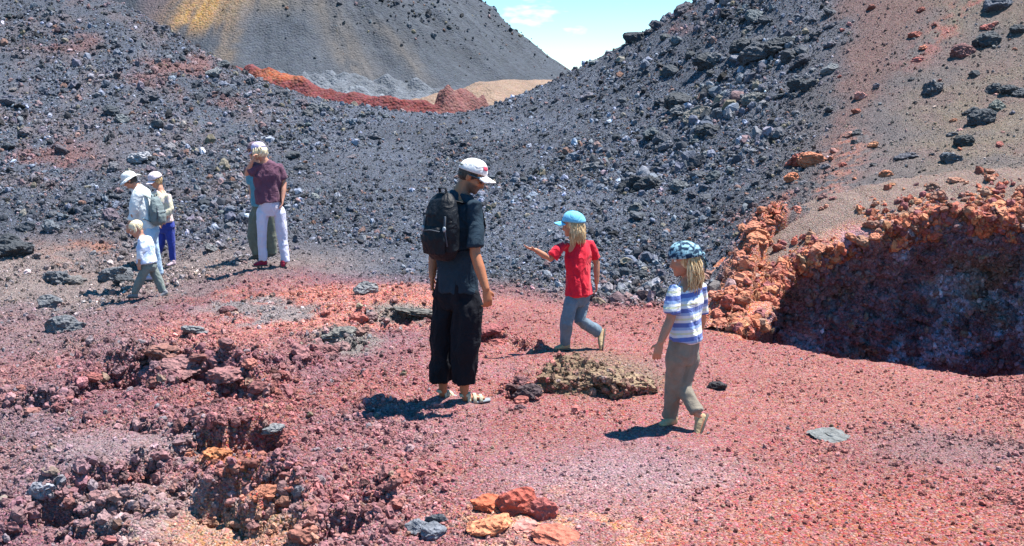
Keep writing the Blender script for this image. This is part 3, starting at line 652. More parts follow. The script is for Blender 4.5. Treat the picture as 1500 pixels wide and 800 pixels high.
def place_stones(name, x, y, z, sf, smin, smax, powr, jig, base=None):
    n = len(x); s = smin * (1 - rng.random(n)) ** (-1 / powr); s = np.minimum(s, smax) * sf
    col = albedo(x + rng.normal(0, .12, n), y + rng.normal(0, .12, n), z) if base is None else base.copy()
    br = np.exp(rng.normal(.0, 1, n) * np.where(col[:, 0] > 1.5 * col[:, 1], jig * .6, jig)); col = col * br[:, None] * rng.uniform(.95, 1.05, (n, 3))
    gl = rng.random(n) < np.where(col[:, 0] > 1.7 * col[:, 1], .035, .11); col[gl] = col[gl] * .5 + np.array([.20, .205, .23]) * .5
    isr = col[:, 0] > 1.5 * col[:, 1]; dk = rng.random(n) < np.where(isr, .05, .13); col[dk] *= .4
    tn = rng.random(n) < np.where(isr, .10, .16); tc_ = np.array([[.20, .10, .07], [.17, .14, .09], [.13, .15, .17], [.22, .13, .13]])[rng.integers(0, 4, n)]
    col = np.where(tn[:, None], col * .45 + tc_ * .75, col)
    col = np.clip(col, .01, .8)
    me = bpy.data.meshes.new(name); me.vertices.add(n)
    me.vertices.foreach_set('co', np.stack([x, y, z + s * .15], 1).astype(np.float32).ravel())
    a = me.attributes.new('col', 'FLOAT_COLOR', 'POINT'); a.data.foreach_set('color', np.concatenate([col, np.ones((n, 1))], 1).astype(np.float32).ravel())
    a = me.attributes.new('size', 'FLOAT_VECTOR', 'POINT'); sc = s[:, None] * rng.uniform(.7, 1.15, (n, 3)) * [1.1, 1, .8]; a.data.foreach_set('vector', sc.astype(np.float32).ravel())
    a = me.attributes.new('turn', 'FLOAT_VECTOR', 'POINT'); a.data.foreach_set('vector', rng.uniform(-3.14, 3.14, (n, 3)).astype(np.float32).ravel())
    a = me.attributes.new('pick', 'INT', 'POINT'); a.data.foreach_set('value', rng.integers(0, 6, n).astype(np.int32))
    o = link(name, me); tag(o, kind='stuff')
    g = bpy.data.node_groups.new('scatter', 'GeometryNodeTree')
    g.interface.new_socket('Geometry', in_out='INPUT', socket_type='NodeSocketGeometry'); g.interface.new_socket('Geometry', in_out='OUTPUT', socket_type='NodeSocketGeometry')
    gi = g.nodes.new('NodeGroupInput'); go = g.nodes.new('NodeGroupOutput'); ip = g.nodes.new('GeometryNodeInstanceOnPoints'); jn = g.nodes.new('GeometryNodeJoinGeometry')
    for v in range(6):
        ico = g.nodes.new('GeometryNodeMeshIcoSphere'); ico.inputs['Subdivisions'].default_value = 2; ico.inputs['Radius'].default_value = .5
        sp = g.nodes.new('GeometryNodeSetPosition'); no = g.nodes.new('ShaderNodeTexNoise'); no.noise_dimensions = '4D'
        no.inputs['W'].default_value = v * 3.7 + 1.3; no.inputs['Scale'].default_value = 2.6; no.inputs['Detail'].default_value = 2.5
        sb = g.nodes.new('ShaderNodeVectorMath'); sb.operation = 'SUBTRACT'; sb.inputs[1].default_value = (.5, .5, .5)
        ml = g.nodes.new('ShaderNodeVectorMath'); ml.operation = 'SCALE'; ml.inputs['Scale'].default_value = 1.15
        g.links.new(no.outputs['Color'], sb.inputs[0]); g.links.new(sb.outputs[0], ml.inputs[0]); g.links.new(ml.outputs[0], sp.inputs['Offset'])
        g.links.new(ico.outputs['Mesh'], sp.inputs['Geometry'])
        ss = g.nodes.new('GeometryNodeSetShadeSmooth'); ss.inputs['Shade Smooth'].default_value = False; g.links.new(sp.outputs[0], ss.inputs['Geometry'])
        sm = g.nodes.new('GeometryNodeSetMaterial'); sm.inputs['Material'].default_value = M_PEB; g.links.new(ss.outputs[0], sm.inputs['Geometry'])
        ti = g.nodes.new('GeometryNodeGeometryToInstance'); g.links.new(sm.outputs[0], ti.inputs[0]); g.links.new(ti.outputs[0], jn.inputs[0])
    def attr(nm, dt):
        a_ = g.nodes.new('GeometryNodeInputNamedAttribute'); a_.data_type = dt; a_.inputs['Name'].default_value = nm; return a_.outputs['Attribute']
    g.links.new(gi.outputs[0], ip.inputs['Points']); g.links.new(jn.outputs[0], ip.inputs['Instance']); ip.inputs['Pick Instance'].default_value = True
    g.links.new(attr('pick', 'INT'), ip.inputs['Instance Index']); g.links.new(attr('size', 'FLOAT_VECTOR'), ip.inputs['Scale'])
    er = g.nodes.new('FunctionNodeEulerToRotation'); g.links.new(attr('turn', 'FLOAT_VECTOR'), er.inputs[0]); g.links.new(er.outputs[0], ip.inputs['Rotation'])
    g.links.new(ip.outputs[0], go.inputs[0])
    md = o.modifiers.new('scatter', 'NODES'); md.node_group = g
    print(name, n)
    return o
ncb = 30000; ti_ = rng.integers(0, nt_ - 1, ncb); ri_ = rng.integers(int(nr_ * .12), int(nr_ * .95), ncb)
cx_, cy_, cz_ = xc[ri_, ti_], yc[ri_, ti_], ZZ[ri_, ti_]; kc = rng.random(ncb) < .10 + .6 * up_[ri_, ti_] * (fbm2(thc[ti_] * 16, ri_ * .02, 1, 3, 920) > -.05)
kc &= cy_ < D
place_stones('cone_boulders', cx_[kc] + rng.normal(0, .3, kc.sum()), cy_[kc], cz_[kc] - .1, .5 + 1.0 * up_[ri_, ti_][kc], .15, .7, 2.4, .35, np.clip(cc.reshape(nr_, nt_, 3)[ri_, ti_][kc] * .8, .015, .5))
def d_red(x, y, px, row, jx, jr, red, n1, n2):
    path = sstep(560, 760, px) * (1 - .5 * sstep(1380, 1500, jx)); dust = np.maximum(ell(jx, jr, 215, 655, 120, 34, .4), ell(jx, jr, 250, 755, 170, 42, .4))
    return red * (1 - .3 * path) * (1 - .93 * dust) * (.55 + .45 * sstep(-.4, .4, n1)) , (1.35 - .55 * path) * (.8 + .35 * sstep(-.2, .5, n2))
gravel('red_gravel', 340000, 3.6, 15.5, .0062, .042, 2.25, d_red)
# clinker that roughens the steep faces of the eroded bank
nb = 420000; xb = rng.uniform(-4.6, .9, nb); yb = rng.uniform(4.2, 11.5, nb); zb = surf(xb, yb)
gs = np.hypot((surf(xb + .02, yb) - surf(xb - .02, yb)) / .04, (surf(xb, yb + .02) - surf(xb, yb - .02)) / .04)
kb = (rng.random(nb) < np.clip((gs - .55) * .24, 0, 1)) & (zone_masks(xb, yb, zb)[6] > .3)
for fx_, fy_ in FEET: kb &= np.hypot(xb - fx_, yb - fy_) > .2
xb, yb, zb = xb[kb] + rng.normal(0, .012, kb.sum()), yb[kb] + rng.normal(0, .012, kb.sum()), zb[kb]
place_stones('bank_clinker', xb, yb, zb, np.ones(len(xb)), .014, .085, 2.2, .45)
for oc_ in [o_ for o_ in C.objects if o_.name.startswith('outcrop')]:
    bpy.context.view_layer.update(); mw = np.array(oc_.matrix_world); nv_o = len(oc_.data.vertices); vo = np.empty(nv_o * 3, np.float32); oc_.data.vertices.foreach_get('co', vo); vo = vo.reshape(-1, 3) @ mw[:3, :3].T + mw[:3, 3]
    vo = vo[vo[:, 2] > vo[:, 2].min() + .3 * (vo[:, 2].max() - vo[:, 2].min())]; vo = vo[rng.integers(0, len(vo), 600)] + rng.normal(0, .008, (600, 3))
    place_stones('outcrop_gravel', vo[:, 0], vo[:, 1], vo[:, 2] - .008, np.ones(600), .014, .05, 2.2, .5)
def d_blk(x, y, px, row, jx, jr, red, n1, n2):
    sm = sstep(1140, 1250, jx + .15 * (row - 150)); ledg = sstep(-.25, .5, n1)
    orr = np.maximum(ell(jx, jr, 1105, 400, 50, 90), sstep(-60, -15, row - np.interp(px, [1100, 1300, 1500], [400, 365, 348])) * (px > 1090))
    big = np.where(orr > .4, 1.3, 1.0)
    return (1 - red) * np.clip(1 - .15 * sm + .5 * orr, 0, 1), (.62 + .45 * ledg * (1 - sm) + .55 * sstep(820, 1000, px) * (1 - sm) * ledg - .22 * ell(px, row, 620, 300, 230, 130, .6) - .26 * ell(px, row, 200, 400, 330, 75, .5)) * (1 - .50 * sm) * big * (.6 + .4 * sstep(12, 20, y))
gravel('black_gravel', 430000, 11.5, 33, .023, .20, 2.5, d_blk, .6)
wi, wj = rng.integers(0, nu - 1, 20000), rng.integers(26, int(nv * .8), 20000); Ww = Wf.reshape(nv, nu, 3)[wj, wi] + rng.normal(0, .01, (20000, 3))
place_stones('wall_clinker', Ww[:, 0], Ww[:, 1], Ww[:, 2], np.ones(20000), .018, .085, 2.0, .35, np.clip(wc.reshape(nv, nu, 3)[wj, wi] * .7, .02, .7))  # stones take the wall colours with their painted sky light, darkened overall
sel = rng.integers(0, nu - 1, 26000), np.clip(rng.normal(22, 5, 26000), 1, 32).astype(int)
cl_ = fbm2(su[sel[0]], sel[1] * .02, 2.5, 3, 900) > -.12; sel = sel[0][cl_], sel[1][cl_]; Wg = Wf.reshape(nv, nu, 3); Pq = Wg[sel[1], sel[0]] + rng.normal(0, .012, (len(sel[0]), 3))
place_stones('rim_gravel', Pq[:, 0], Pq[:, 1], Pq[:, 2] - .012, np.ones(len(Pq)), .014, .12, 1.9, .35, np.array([[.40, .13, .07], [.34, .095, .06], [.42, .18, .095], [.24, .08, .08]])[rng.integers(0, 4, len(Pq))])
# rubble on the distant crater heaps
#PEOPLE
# ------------------------------------------------------------------ people
def cloth_mat(name, colr, rough=.9, bump=.004, scale=60, stripes=None, mottled=None, tint=.15):
    m, t, b = new_mat(name, rough, .2); tcn = N(t, 'ShaderNodeTexCoord')
    n1 = N(t, 'ShaderNodeTexNoise', Scale=scale * .25, Detail=5, Roughness=.6); n2 = N(t, 'ShaderNodeTexNoise', Scale=scale * 6, Detail=2)
    for q_ in (n1, n2): t.links.new(tcn.outputs['Object'], q_.inputs['Vector'])
    mr = N(t, 'ShaderNodeMapRange'); t.links.new(n1.outputs['Fac'], mr.inputs[0]); mr.inputs[1].default_value = .3; mr.inputs[2].default_value = .7
    mr.inputs[3].default_value = 1 - tint; mr.inputs[4].default_value = 1 + tint
    mul = N(t, 'ShaderNodeVectorMath', operation='SCALE'); t.links.new(mr.outputs[0], mul.inputs['Scale'])
    if stripes:                              # stripes = (height of first, period, [(fraction, colour)...])
        z0, per, ramp = stripes; sx = N(t, 'ShaderNodeSeparateXYZ'); t.links.new(tcn.outputs['Object'], sx.inputs[0])
        k1 = N(t, 'ShaderNodeMath', operation='MULTIPLY_ADD'); t.links.new(sx.outputs['X'], k1.inputs[0]); k1.inputs[1].default_value = -.10; t.links.new(sx.outputs['Z'], k1.inputs[2])
        a1 = N(t, 'ShaderNodeMath', operation='SUBTRACT'); t.links.new(k1.outputs[0], a1.inputs[0]); a1.inputs[1].default_value = z0
        a2 = N(t, 'ShaderNodeMath', operation='DIVIDE'); t.links.new(a1.outputs[0], a2.inputs[0]); a2.inputs[1].default_value = per
        a3 = N(t, 'ShaderNodeMath', operation='FRACT'); t.links.new(a2.outputs[0], a3.inputs[0])
        cr_ = N(t, 'ShaderNodeValToRGB'); cr_.color_ramp.interpolation = 'CONSTANT'; e = cr_.color_ramp.elements
        e[0].position = ramp[0][0]; e[0].color = (*ramp[0][1], 1); e[1].position = ramp[1][0]; e[1].color = (*ramp[1][1], 1)
        for f_, c_ in ramp[2:]: x_ = e.new(f_); x_.color = (*c_, 1)
        t.links.new(a3.outputs[0], cr_.inputs[0]); t.links.new(cr_.outputs[0], mul.inputs[0])
    elif mottled:
        vo = N(t, 'ShaderNodeTexNoise', Scale=mottled[1], Detail=3); t.links.new(tcn.outputs['Object'], vo.inputs['Vector'])
        cr_ = N(t, 'ShaderNodeValToRGB'); e = cr_.color_ramp.elements; e[0].position = .46; e[1].position = .56; e[0].color = (*colr, 1); e[1].color = (*mottled[0], 1)
        t.links.new(vo.outputs['Fac'], cr_.inputs[0]); t.links.new(cr_.outputs[0], mul.inputs[0])
    else: mul.inputs[0].default_value = colr
    t.links.new(mul.outputs[0], b.inputs['Base Color'])
    bp = N(t, 'ShaderNodeBump', Strength=.6, Distance=bump); t.links.new(n2.outputs['Fac'], bp.inputs['Height'])
    n3 = N(t, 'ShaderNodeTexNoise', Scale=scale * .16, Detail=3, Distortion=1.2); t.links.new(tcn.outputs['Object'], n3.inputs['Vector'])
    bp2 = N(t, 'ShaderNodeBump', Strength=.8, Distance=.03); t.links.new(n3.outputs['Fac'], bp2.inputs['Height']); t.links.new(bp.outputs[0], bp2.inputs['Normal']); t.links.new(bp2.outputs[0], b.inputs['Normal'])
    b.inputs['Sheen Weight'].default_value = .0 if max(colr) < .1 else .12
    return m
def skin_mat(name, colr, stubble=None):
    m, t, b = new_mat(name, .5, .4); tcn = N(t, 'ShaderNodeTexCoord'); n1 = N(t, 'ShaderNodeTexNoise', Scale=14, Detail=5)
    t.links.new(tcn.outputs['Object'], n1.inputs['Vector']); a = N(t, 'ShaderNodeAttribute', attribute_name='tone')
    mx1 = N(t, 'ShaderNodeMixRGB'); mx1.inputs[1].default_value = (*colr, 1); mx1.inputs[2].default_value = (colr[0] * .82, colr[1] * .68, colr[2] * .62, 1)
    t.links.new(n1.outputs['Fac'], mx1.inputs[0]); mx2 = N(t, 'ShaderNodeMixRGB'); t.links.new(a.outputs['Fac'], mx2.inputs[0]); t.links.new(mx1.outputs[0], mx2.inputs[1])
    mx2.inputs[2].default_value = (*(stubble or colr), 1); t.links.new(mx2.outputs[0], b.inputs['Base Color'])
    b.inputs['Subsurface Weight'].default_value = .05; b.inputs['Subsurface Radius'].default_value = (.01, .004, .002)
    return m
def hair_mat(name, c1, c2):
    m, t, b = new_mat(name, .55, .4); tcn = N(t, 'ShaderNodeTexCoord'); mp_ = N(t, 'ShaderNodeMapping'); mp_.inputs['Scale'].default_value = (90, 90, 9)
    n1 = N(t, 'ShaderNodeTexNoise', Scale=1.0, Detail=3); t.links.new(tcn.outputs['Object'], mp_.inputs[0]); t.links.new(mp_.outputs[0], n1.inputs['Vector'])
    cr_ = N(t, 'ShaderNodeValToRGB'); e = cr_.color_ramp.elements; e[0].position = .38; e[1].position = .62; e[0].color = (*c1, 1); e[1].color = (*c2, 1)
    t.links.new(n1.outputs['Fac'], cr_.inputs[0]); t.links.new(cr_.outputs[0], b.inputs['Base Color'])
    bp = N(t, 'ShaderNodeBump', Strength=.7, Distance=.006); t.links.new(n1.outputs['Fac'], bp.inputs['Height']); t.links.new(bp.outputs[0], b.inputs['Normal'])
    return m
def plain_mat(name, c, rough=.5, spec=.5, metal=0):
    m, t, b = new_mat(name, rough, spec); n1 = N(t, 'ShaderNodeTexNoise', Scale=40, Detail=3); mr = N(t, 'ShaderNodeMapRange'); t.links.new(n1.outputs['Fac'], mr.inputs[0])
    mr.inputs[3].default_value = .85; mr.inputs[4].default_value = 1.15; ml = N(t, 'ShaderNodeVectorMath', operation='SCALE'); ml.inputs[0].default_value = c
    t.links.new(mr.outputs[0], ml.inputs['Scale']); t.links.new(ml.outputs[0], b.inputs['Base Color']); b.inputs['Metallic'].default_value = metal; return m
A = lambda v: np.array(v, float)
def nrmz(v): v = A(v); return v / (np.linalg.norm(v) + 1e-12)
def loft(bm, pts, rad, side=None, sec=14, cap=.55):
    """closed tube through pts; rad = r or (half width along side, half depth)"""
    P = [A(p) for p in pts]; n = len(P); R = [(r_, r_) if np.isscalar(r_) else r_ for r_ in rad]
    T = [nrmz(P[min(i + 1, n - 1)] - P[max(i - 1, 0)]) for i in range(n)]
    rings = []
    def ring(c, t, ra, rb, sd):
        sd = sd - t * np.dot(sd, t); sd = nrmz(sd); q_ = np.cross(t, sd)
        return [bm.verts.new(c + sd * ra * math.cos(a) + q_ * rb * math.sin(a)) for a in np.linspace(0, 2 * math.pi, sec, endpoint=False)]
    s0 = A(side) if side is not None else (A([1, 0, 0]) if abs(T[0][0]) < .8 else A([0, 1, 0]))
    a_, b_ = R[0]; m_ = min(a_, b_)
    rings.append(ring(P[0] - T[0] * m_ * cap, T[0], a_ * .45, b_ * .45, s0)); rings.append(ring(P[0] - T[0] * m_ * cap * .6, T[0], a_ * .82, b_ * .82, s0))
    for p, t, (ra, rb) in zip(P, T, R): rings.append(ring(p, t, ra, rb, s0))
    a_, b_ = R[-1]; m_ = min(a_, b_)
    rings.append(ring(P[-1] + T[-1] * m_ * cap * .6, T[-1], a_ * .82, b_ * .82, s0)); rings.append(ring(P[-1] + T[-1] * m_ * cap, T[-1], a_ * .45, b_ * .45, s0))
    for r0, r1 in zip(rings[:-1], rings[1:]):
        for i in range(sec): bm.faces.new((r0[i], r0[(i + 1) % sec], r1[(i + 1) % sec], r1[i]))
    bm.faces.new(rings[0][::-1]); bm.faces.new(rings[-1])
def ball(bm, c, ax, sub=2):                  # ax: three half axes as vectors
    r_ = bmesh.ops.create_icosphere(bm, subdivisions=sub, radius=1); M = np.array(ax, float).T
    for v in r_['verts']: v.co = Vector(M @ A(v.co) + A(c))
def finish(name, bm, mat, parent, voxel=None, sm=3, smooth=True, wrinkle=None, dec=None, origin=None):
    bmesh.ops.recalc_face_normals(bm, faces=bm.faces); me = bpy.data.meshes.new(name); bm.to_mesh(me); bm.free()
    if voxel:
        t_ = bpy.data.objects.new('t', me); C.objects.link(t_)
        md = t_.modifiers.new('r', 'REMESH'); md.mode = 'VOXEL'; md.voxel_size = voxel
        md = t_.modifiers.new('s', 'SMOOTH'); md.factor = .5; md.iterations = sm
        if dec: md = t_.modifiers.new('d', 'DECIMATE'); md.ratio = dec
        dg = bpy.context.evaluated_depsgraph_get(); me2 = bpy.data.meshes.new_from_object(t_.evaluated_get(dg)); bpy.data.objects.remove(t_); bpy.data.meshes.remove(me); me = me2; me.name = name
        me.materials.clear()
    if wrinkle:
        n = len(me.vertices); V = np.empty(n * 3, np.float32); me.vertices.foreach_get('co', V); V = V.reshape(-1, 3); Nn = np.empty(n * 3, np.float32); me.vertices.foreach_get('normal', Nn); Nn = Nn.reshape(-1, 3)
        amp, sx, sz = wrinkle; Q = V.copy(); Q[:, 2] *= sz / sx; Q = Q + .05 * fbm3(V, 6, 2, 11)[:, None]
        f_ = 1 - 2 * np.abs(fbm3(Q, sx, 3, 31)); V = V + Nn * (f_ * amp * 1.3 - .6 * amp + fbm3(Q, sx * .6, 2, 33) * amp * 2.0)[:, None]
        me.vertices.foreach_set('co', V.astype(np.float32).ravel()); me.update()
    if smooth: me.shade_smooth()
    o = link(name, me, mat, parent); return o
def bez(a, b, n=5): return [A(a) * (1 - t) + A(b) * t for t in np.linspace(0, 1, n)]
def hand(bm, wr, d, up, s, curl=.5, thumb=None):
    """palm from the wrist along d, up = back of hand; five unequal fingers bent away from up"""
    d = nrmz(d); up = nrmz(A(up) - d * np.dot(up, d)); lat = np.cross(d, up)
    if thumb is not None and np.dot(lat, thumb) < 0: lat = -lat
    loft(bm, [wr - d * .01 * s, wr + d * .03 * s, wr + d * .075 * s, wr + d * .09 * s], [(.026 * s, .019 * s), (.036 * s, .016 * s), (.040 * s, .014 * s), (.038 * s, .011 * s)], lat, 10)
    for k, (o_, ln) in enumerate([(.029, .070), (.010, .080), (-.010, .075), (-.028, .060)]):
        b0 = wr + d * .085 * s + lat * o_ * s; pts = [b0]; a = .15 + .05 * k
        for j, f_ in enumerate((.45, .32, .25)):
            a += curl * (.7 if j else .4); pts.append(pts[-1] + (d * math.cos(a) - up * math.sin(a) + lat * o_ * 1.5) * ln * s * f_)
        loft(bm, pts, [.0092 * s, .0088 * s, .0078 * s, .006 * s], None, 8)
    b0 = wr + d * .025 * s + lat * .028 * s
    t1 = b0 + (d * .55 + lat * .75 - up * .25) * .034 * s; t2 = t1 + (d * .85 + lat * .3 - up * .4) * .030 * s
    loft(bm, [b0, t1, t2], [.013 * s, .0105 * s, .008 * s], None, 8)
def head(bm, c, f, u, s, child=False):
    f = nrmz(f); u = nrmz(A(u) - f * np.dot(u, f)); l = np.cross(u, f); c = A(c)
    E = lambda o, a: ball(bm, c + f * o[0] * s + l * o[1] * s + u * o[2] * s, [f * a[0] * s, l * a[1] * s, u * a[2] * s], 3)
    E((-.012, 0, .028), (.098, .076, .088)); E((.018, 0, -.025), (.070, .064, .085))
    E((.048, 0, -.072), (.036, .040, .034)); E((.066, 0, -.088), (.020, .022, .020))
    E((.052, .034, -.03), (.030, .026, .032)); E((.052, -.034, -.03), (.030, .026, .032))
    E((.070, 0, .030), (.020, .055, .016)); E((.076, 0, -.064), (.014, .024, .006)); E((.074, 0, -.074), (.013, .021, .007))
    loft(bm, [c + f * .074 * s + u * .014 * s, c + f * .092 * s - u * .012 * s, c + f * .104 * s - u * .032 * s, c + f * .085 * s - u * .042 * s], [.008 * s, .010 * s, .0125 * s, .010 * s], l, 10)
    for sg in (-1, 1): E((-.008, sg * .078, -.012), (.018, .007, .030)); E((-.014, sg * .080, -.002), (.012, .010, .018))
    return f, u, l
def eyes(parent, c, f, u, l, s, nm='eye'):
    for sg in (-1, 1):
        bm = bmesh.new(); p = A(c) + f * .074 * s + l * sg * .031 * s + u * .010 * s; ball(bm, p, [f * .012 * s, l * .013 * s, u * .010 * s]); e = finish('eye', bm, M_EYE, parent)
        bm = bmesh.new(); ball(bm, p + f * .009 * s, [f * .004 * s, l * .006 * s, u * .006 * s]); finish('iris', bm, M_IRIS, e)
def locks(bm, c, f, u, l, s, n, r0, length, back=(-1.2, 1.2), rad=.011, seed=1, out=.02, thick=.52, zs=0.02):
    rg = np.random.default_rng(seed)
    for k in range(n):
        a = rg.uniform(*back) + math.pi; d_ = f * math.cos(a) + l * math.sin(a); rr_ = r0 * rg.uniform(.86, 1.0)
        p = A(c) + f * -.012 * s + d_ * rr_ * s + u * rg.uniform(zs - .02, zs + .04) * s; ln = length * rg.uniform(.7, 1.08) * s; pts = [p]; m_ = 6; wv = rg.uniform(0, 6.3); la = np.cross(A([0, 0, 1]), d_)
        for j in range(1, m_):
            t = j / (m_ - 1); pts.append(p + d_ * (out * s * math.sin(t * 2.2) * rg.uniform(.5, 1.3)) + A([0, 0, -1]) * ln * t + la * .010 * s * math.sin(wv + t * 6))
        r_ = rad * s * rg.uniform(.7, 1.3) * thick; loft(bm, pts, [r_ * .8, r_, r_, r_ * .9, r_ * .65, r_ * .25], None, 6)
def cap_obj(parent, c, f, u, s, mat, brim_mat=None, name='cap', brim=True, drop=.0, size=1.0, ring_brim=0, tilt=0):
    """fabric crown with thickness, curved peak (or all-round brim)"""
    f = nrmz(f); u = nrmz(A(u) - f * np.dot(u, f)); l = np.cross(u, f); c0 = A(c) - f * .010 * s + u * (.035 - drop) * s
    bm = bmesh.new(); nu_, nv_ = 28, 10; rows = []
    for k, off in ((0, 0), (1, -.006)):
        for j in range(nv_) if k == 0 else range(nv_ - 1, -1, -1):
            ph = j / (nv_ - 1) * math.pi / 2 * .995; R_ = []
            for i in range(nu_):
                a = 2 * math.pi * i / nu_; cr_ = math.cos(ph) ** .85; seam = 1 + .010 * math.cos(6 * a)
                fx = (.110 if math.cos(a) > 0 else .108) * size + off; lx = .092 * size + off; ux = (.098 + .012 * math.cos(a) * math.cos(ph)) * size + off
                R_.append(bm.verts.new(c0 + (f * math.cos(a) * fx * cr_ + l * math.sin(a) * lx * cr_) * seam * s + u * ux * math.sin(ph) * s))
            rows.append(R_)
    for r0_, r1_ in zip(rows[:-1], rows[1:]):
        for i in range(nu_): bm.faces.new((r0_[i], r0_[(i + 1) % nu_], r1_[(i + 1) % nu_], r1_[i]))
    for i in range(nu_): bm.faces.new((rows[-1][i], rows[-1][(i + 1) % nu_], rows[0][(i + 1) % nu_], rows[0][i]))
    cap = finish(name, bm, mat, parent)
    bm = bmesh.new()
    if ring_brim:
        ra = []; angs = np.linspace(0, 2 * math.pi, 40, endpoint=False)
        for (t, dz) in ((0, 0), (.5, -.016), (1, -.040), (1, -.046), (.5, -.022), (0, -.006)):
            ra.append([bm.verts.new(c0 + (f * math.cos(a) * (.108 * size + ring_brim * t) + l * math.sin(a) * (.091 * size + ring_brim * t)) * s + u * (dz + .008 * t * math.sin(3 * a + 1)) * s) for a in angs])
        ra.append(ra[0])
        for r0_, r1_ in zip(ra[:-1], ra[1:]):
            for i in range(40): bm.faces.new((r0_[i], r0_[(i + 1) % 40], r1_[(i + 1) % 40], r1_[i]))
    elif brim:
        top, bot = [], []
        for j in range(6):
            t = j / 5; T_, B_ = [], []
            for i in range(15):
                a = (i / 14 - .5) * 2.1; w_ = math.cos(a * .72) ** .6
                p = c0 + (f * math.cos(a) * (.108 * size) + l * math.sin(a) * (.090 * size)) * s + f * (.078 * w_ * t) * s - l * math.sin(a) * .010 * t * s
                p = p - u * (.010 + .020 * t + .030 * math.sin(a) ** 2) * s + u * .010 * s
                T_.append(bm.verts.new(p)); B_.append(bm.verts.new(p - u * .005 * s))
            top.append(T_); bot.append(B_)
        for g_, fl in ((top, 0), (bot, 1)):
            for r0_, r1_ in zip(g_[:-1], g_[1:]):
                for i in range(14): bm.faces.new((r0_[i], r0_[i + 1], r1_[i + 1], r1_[i]))
        for a_, b_ in ((top[0], bot[0]), (top[-1], bot[-1])):
            for i in range(14): bm.faces.new((a_[i], a_[i + 1], b_[i + 1], b_[i]))
        for e_ in (0, 14):
            for j in range(5): bm.faces.new((top[j][e_], top[j + 1][e_], bot[j + 1][e_], bot[j][e_]))
    if brim or ring_brim: finish('brim', bm, brim_mat or mat, cap)
    else: bm.free()
    return cap, c0, f, u, l
def shoe(parent, heel, toe, up, s, mat, sole_mat, name='shoe'):
    heel, toe = A(heel), A(toe); d = nrmz(toe - heel); up = nrmz(A(up) - d * np.dot(up, d)); l = np.cross(up, d); ln = np.linalg.norm(toe - heel)
    bm = bmesh.new()
    loft(bm, [heel + d * .01 + up * .038 * s, heel + d * ln * .3 + up * .042 * s, heel + d * ln * .55 + up * .036 * s, heel + d * ln * .8 + up * .026 * s, toe - d * .01 + up * .022 * s],
         [(.033 * s, .036 * s), (.038 * s, .040 * s), (.042 * s, .033 * s), (.044 * s, .024 * s), (.034 * s, .018 * s)], l, 14)
    loft(bm, [heel + d * .035 * s + up * .04 * s, heel + d * .035 * s + up * .09 * s], [(.036 * s, .042 * s), (.034 * s, .036 * s)], l, 12, .2)
    o = finish(name, bm, mat, parent, .006, 2)
    bm = bmesh.new(); loft(bm, [heel - d * .005, heel + d * ln * .35, heel + d * ln * .75, toe + d * .005], [(.036 * s, .012 * s), (.037 * s, .012 * s), (.047 * s, .012 * s), (.036 * s, .012 * s)], l, 12)
    finish('sole', bm, sole_mat, o)
    return o
M_EYE = plain_mat('eye_white', (.75, .73, .70), .2); M_IRIS = plain_mat('iris', (.05, .06, .06), .15)
M_SOLE = plain_mat('shoe_sole', (.10, .085, .07), .8); M_BLACKNYLON = cloth_mat('black_nylon', (.007, .009, .014), .55, .002, 60)
def tone_attr(o, fn):
    me = o.data; n = len(me.vertices); V = np.empty(n * 3, np.float32); me.vertices.foreach_get('co', V); V = V.reshape(-1, 3)
    a = me.attributes.new('tone', 'FLOAT', 'POINT'); a.data.foreach_set('value', fn(V).astype(np.float32))
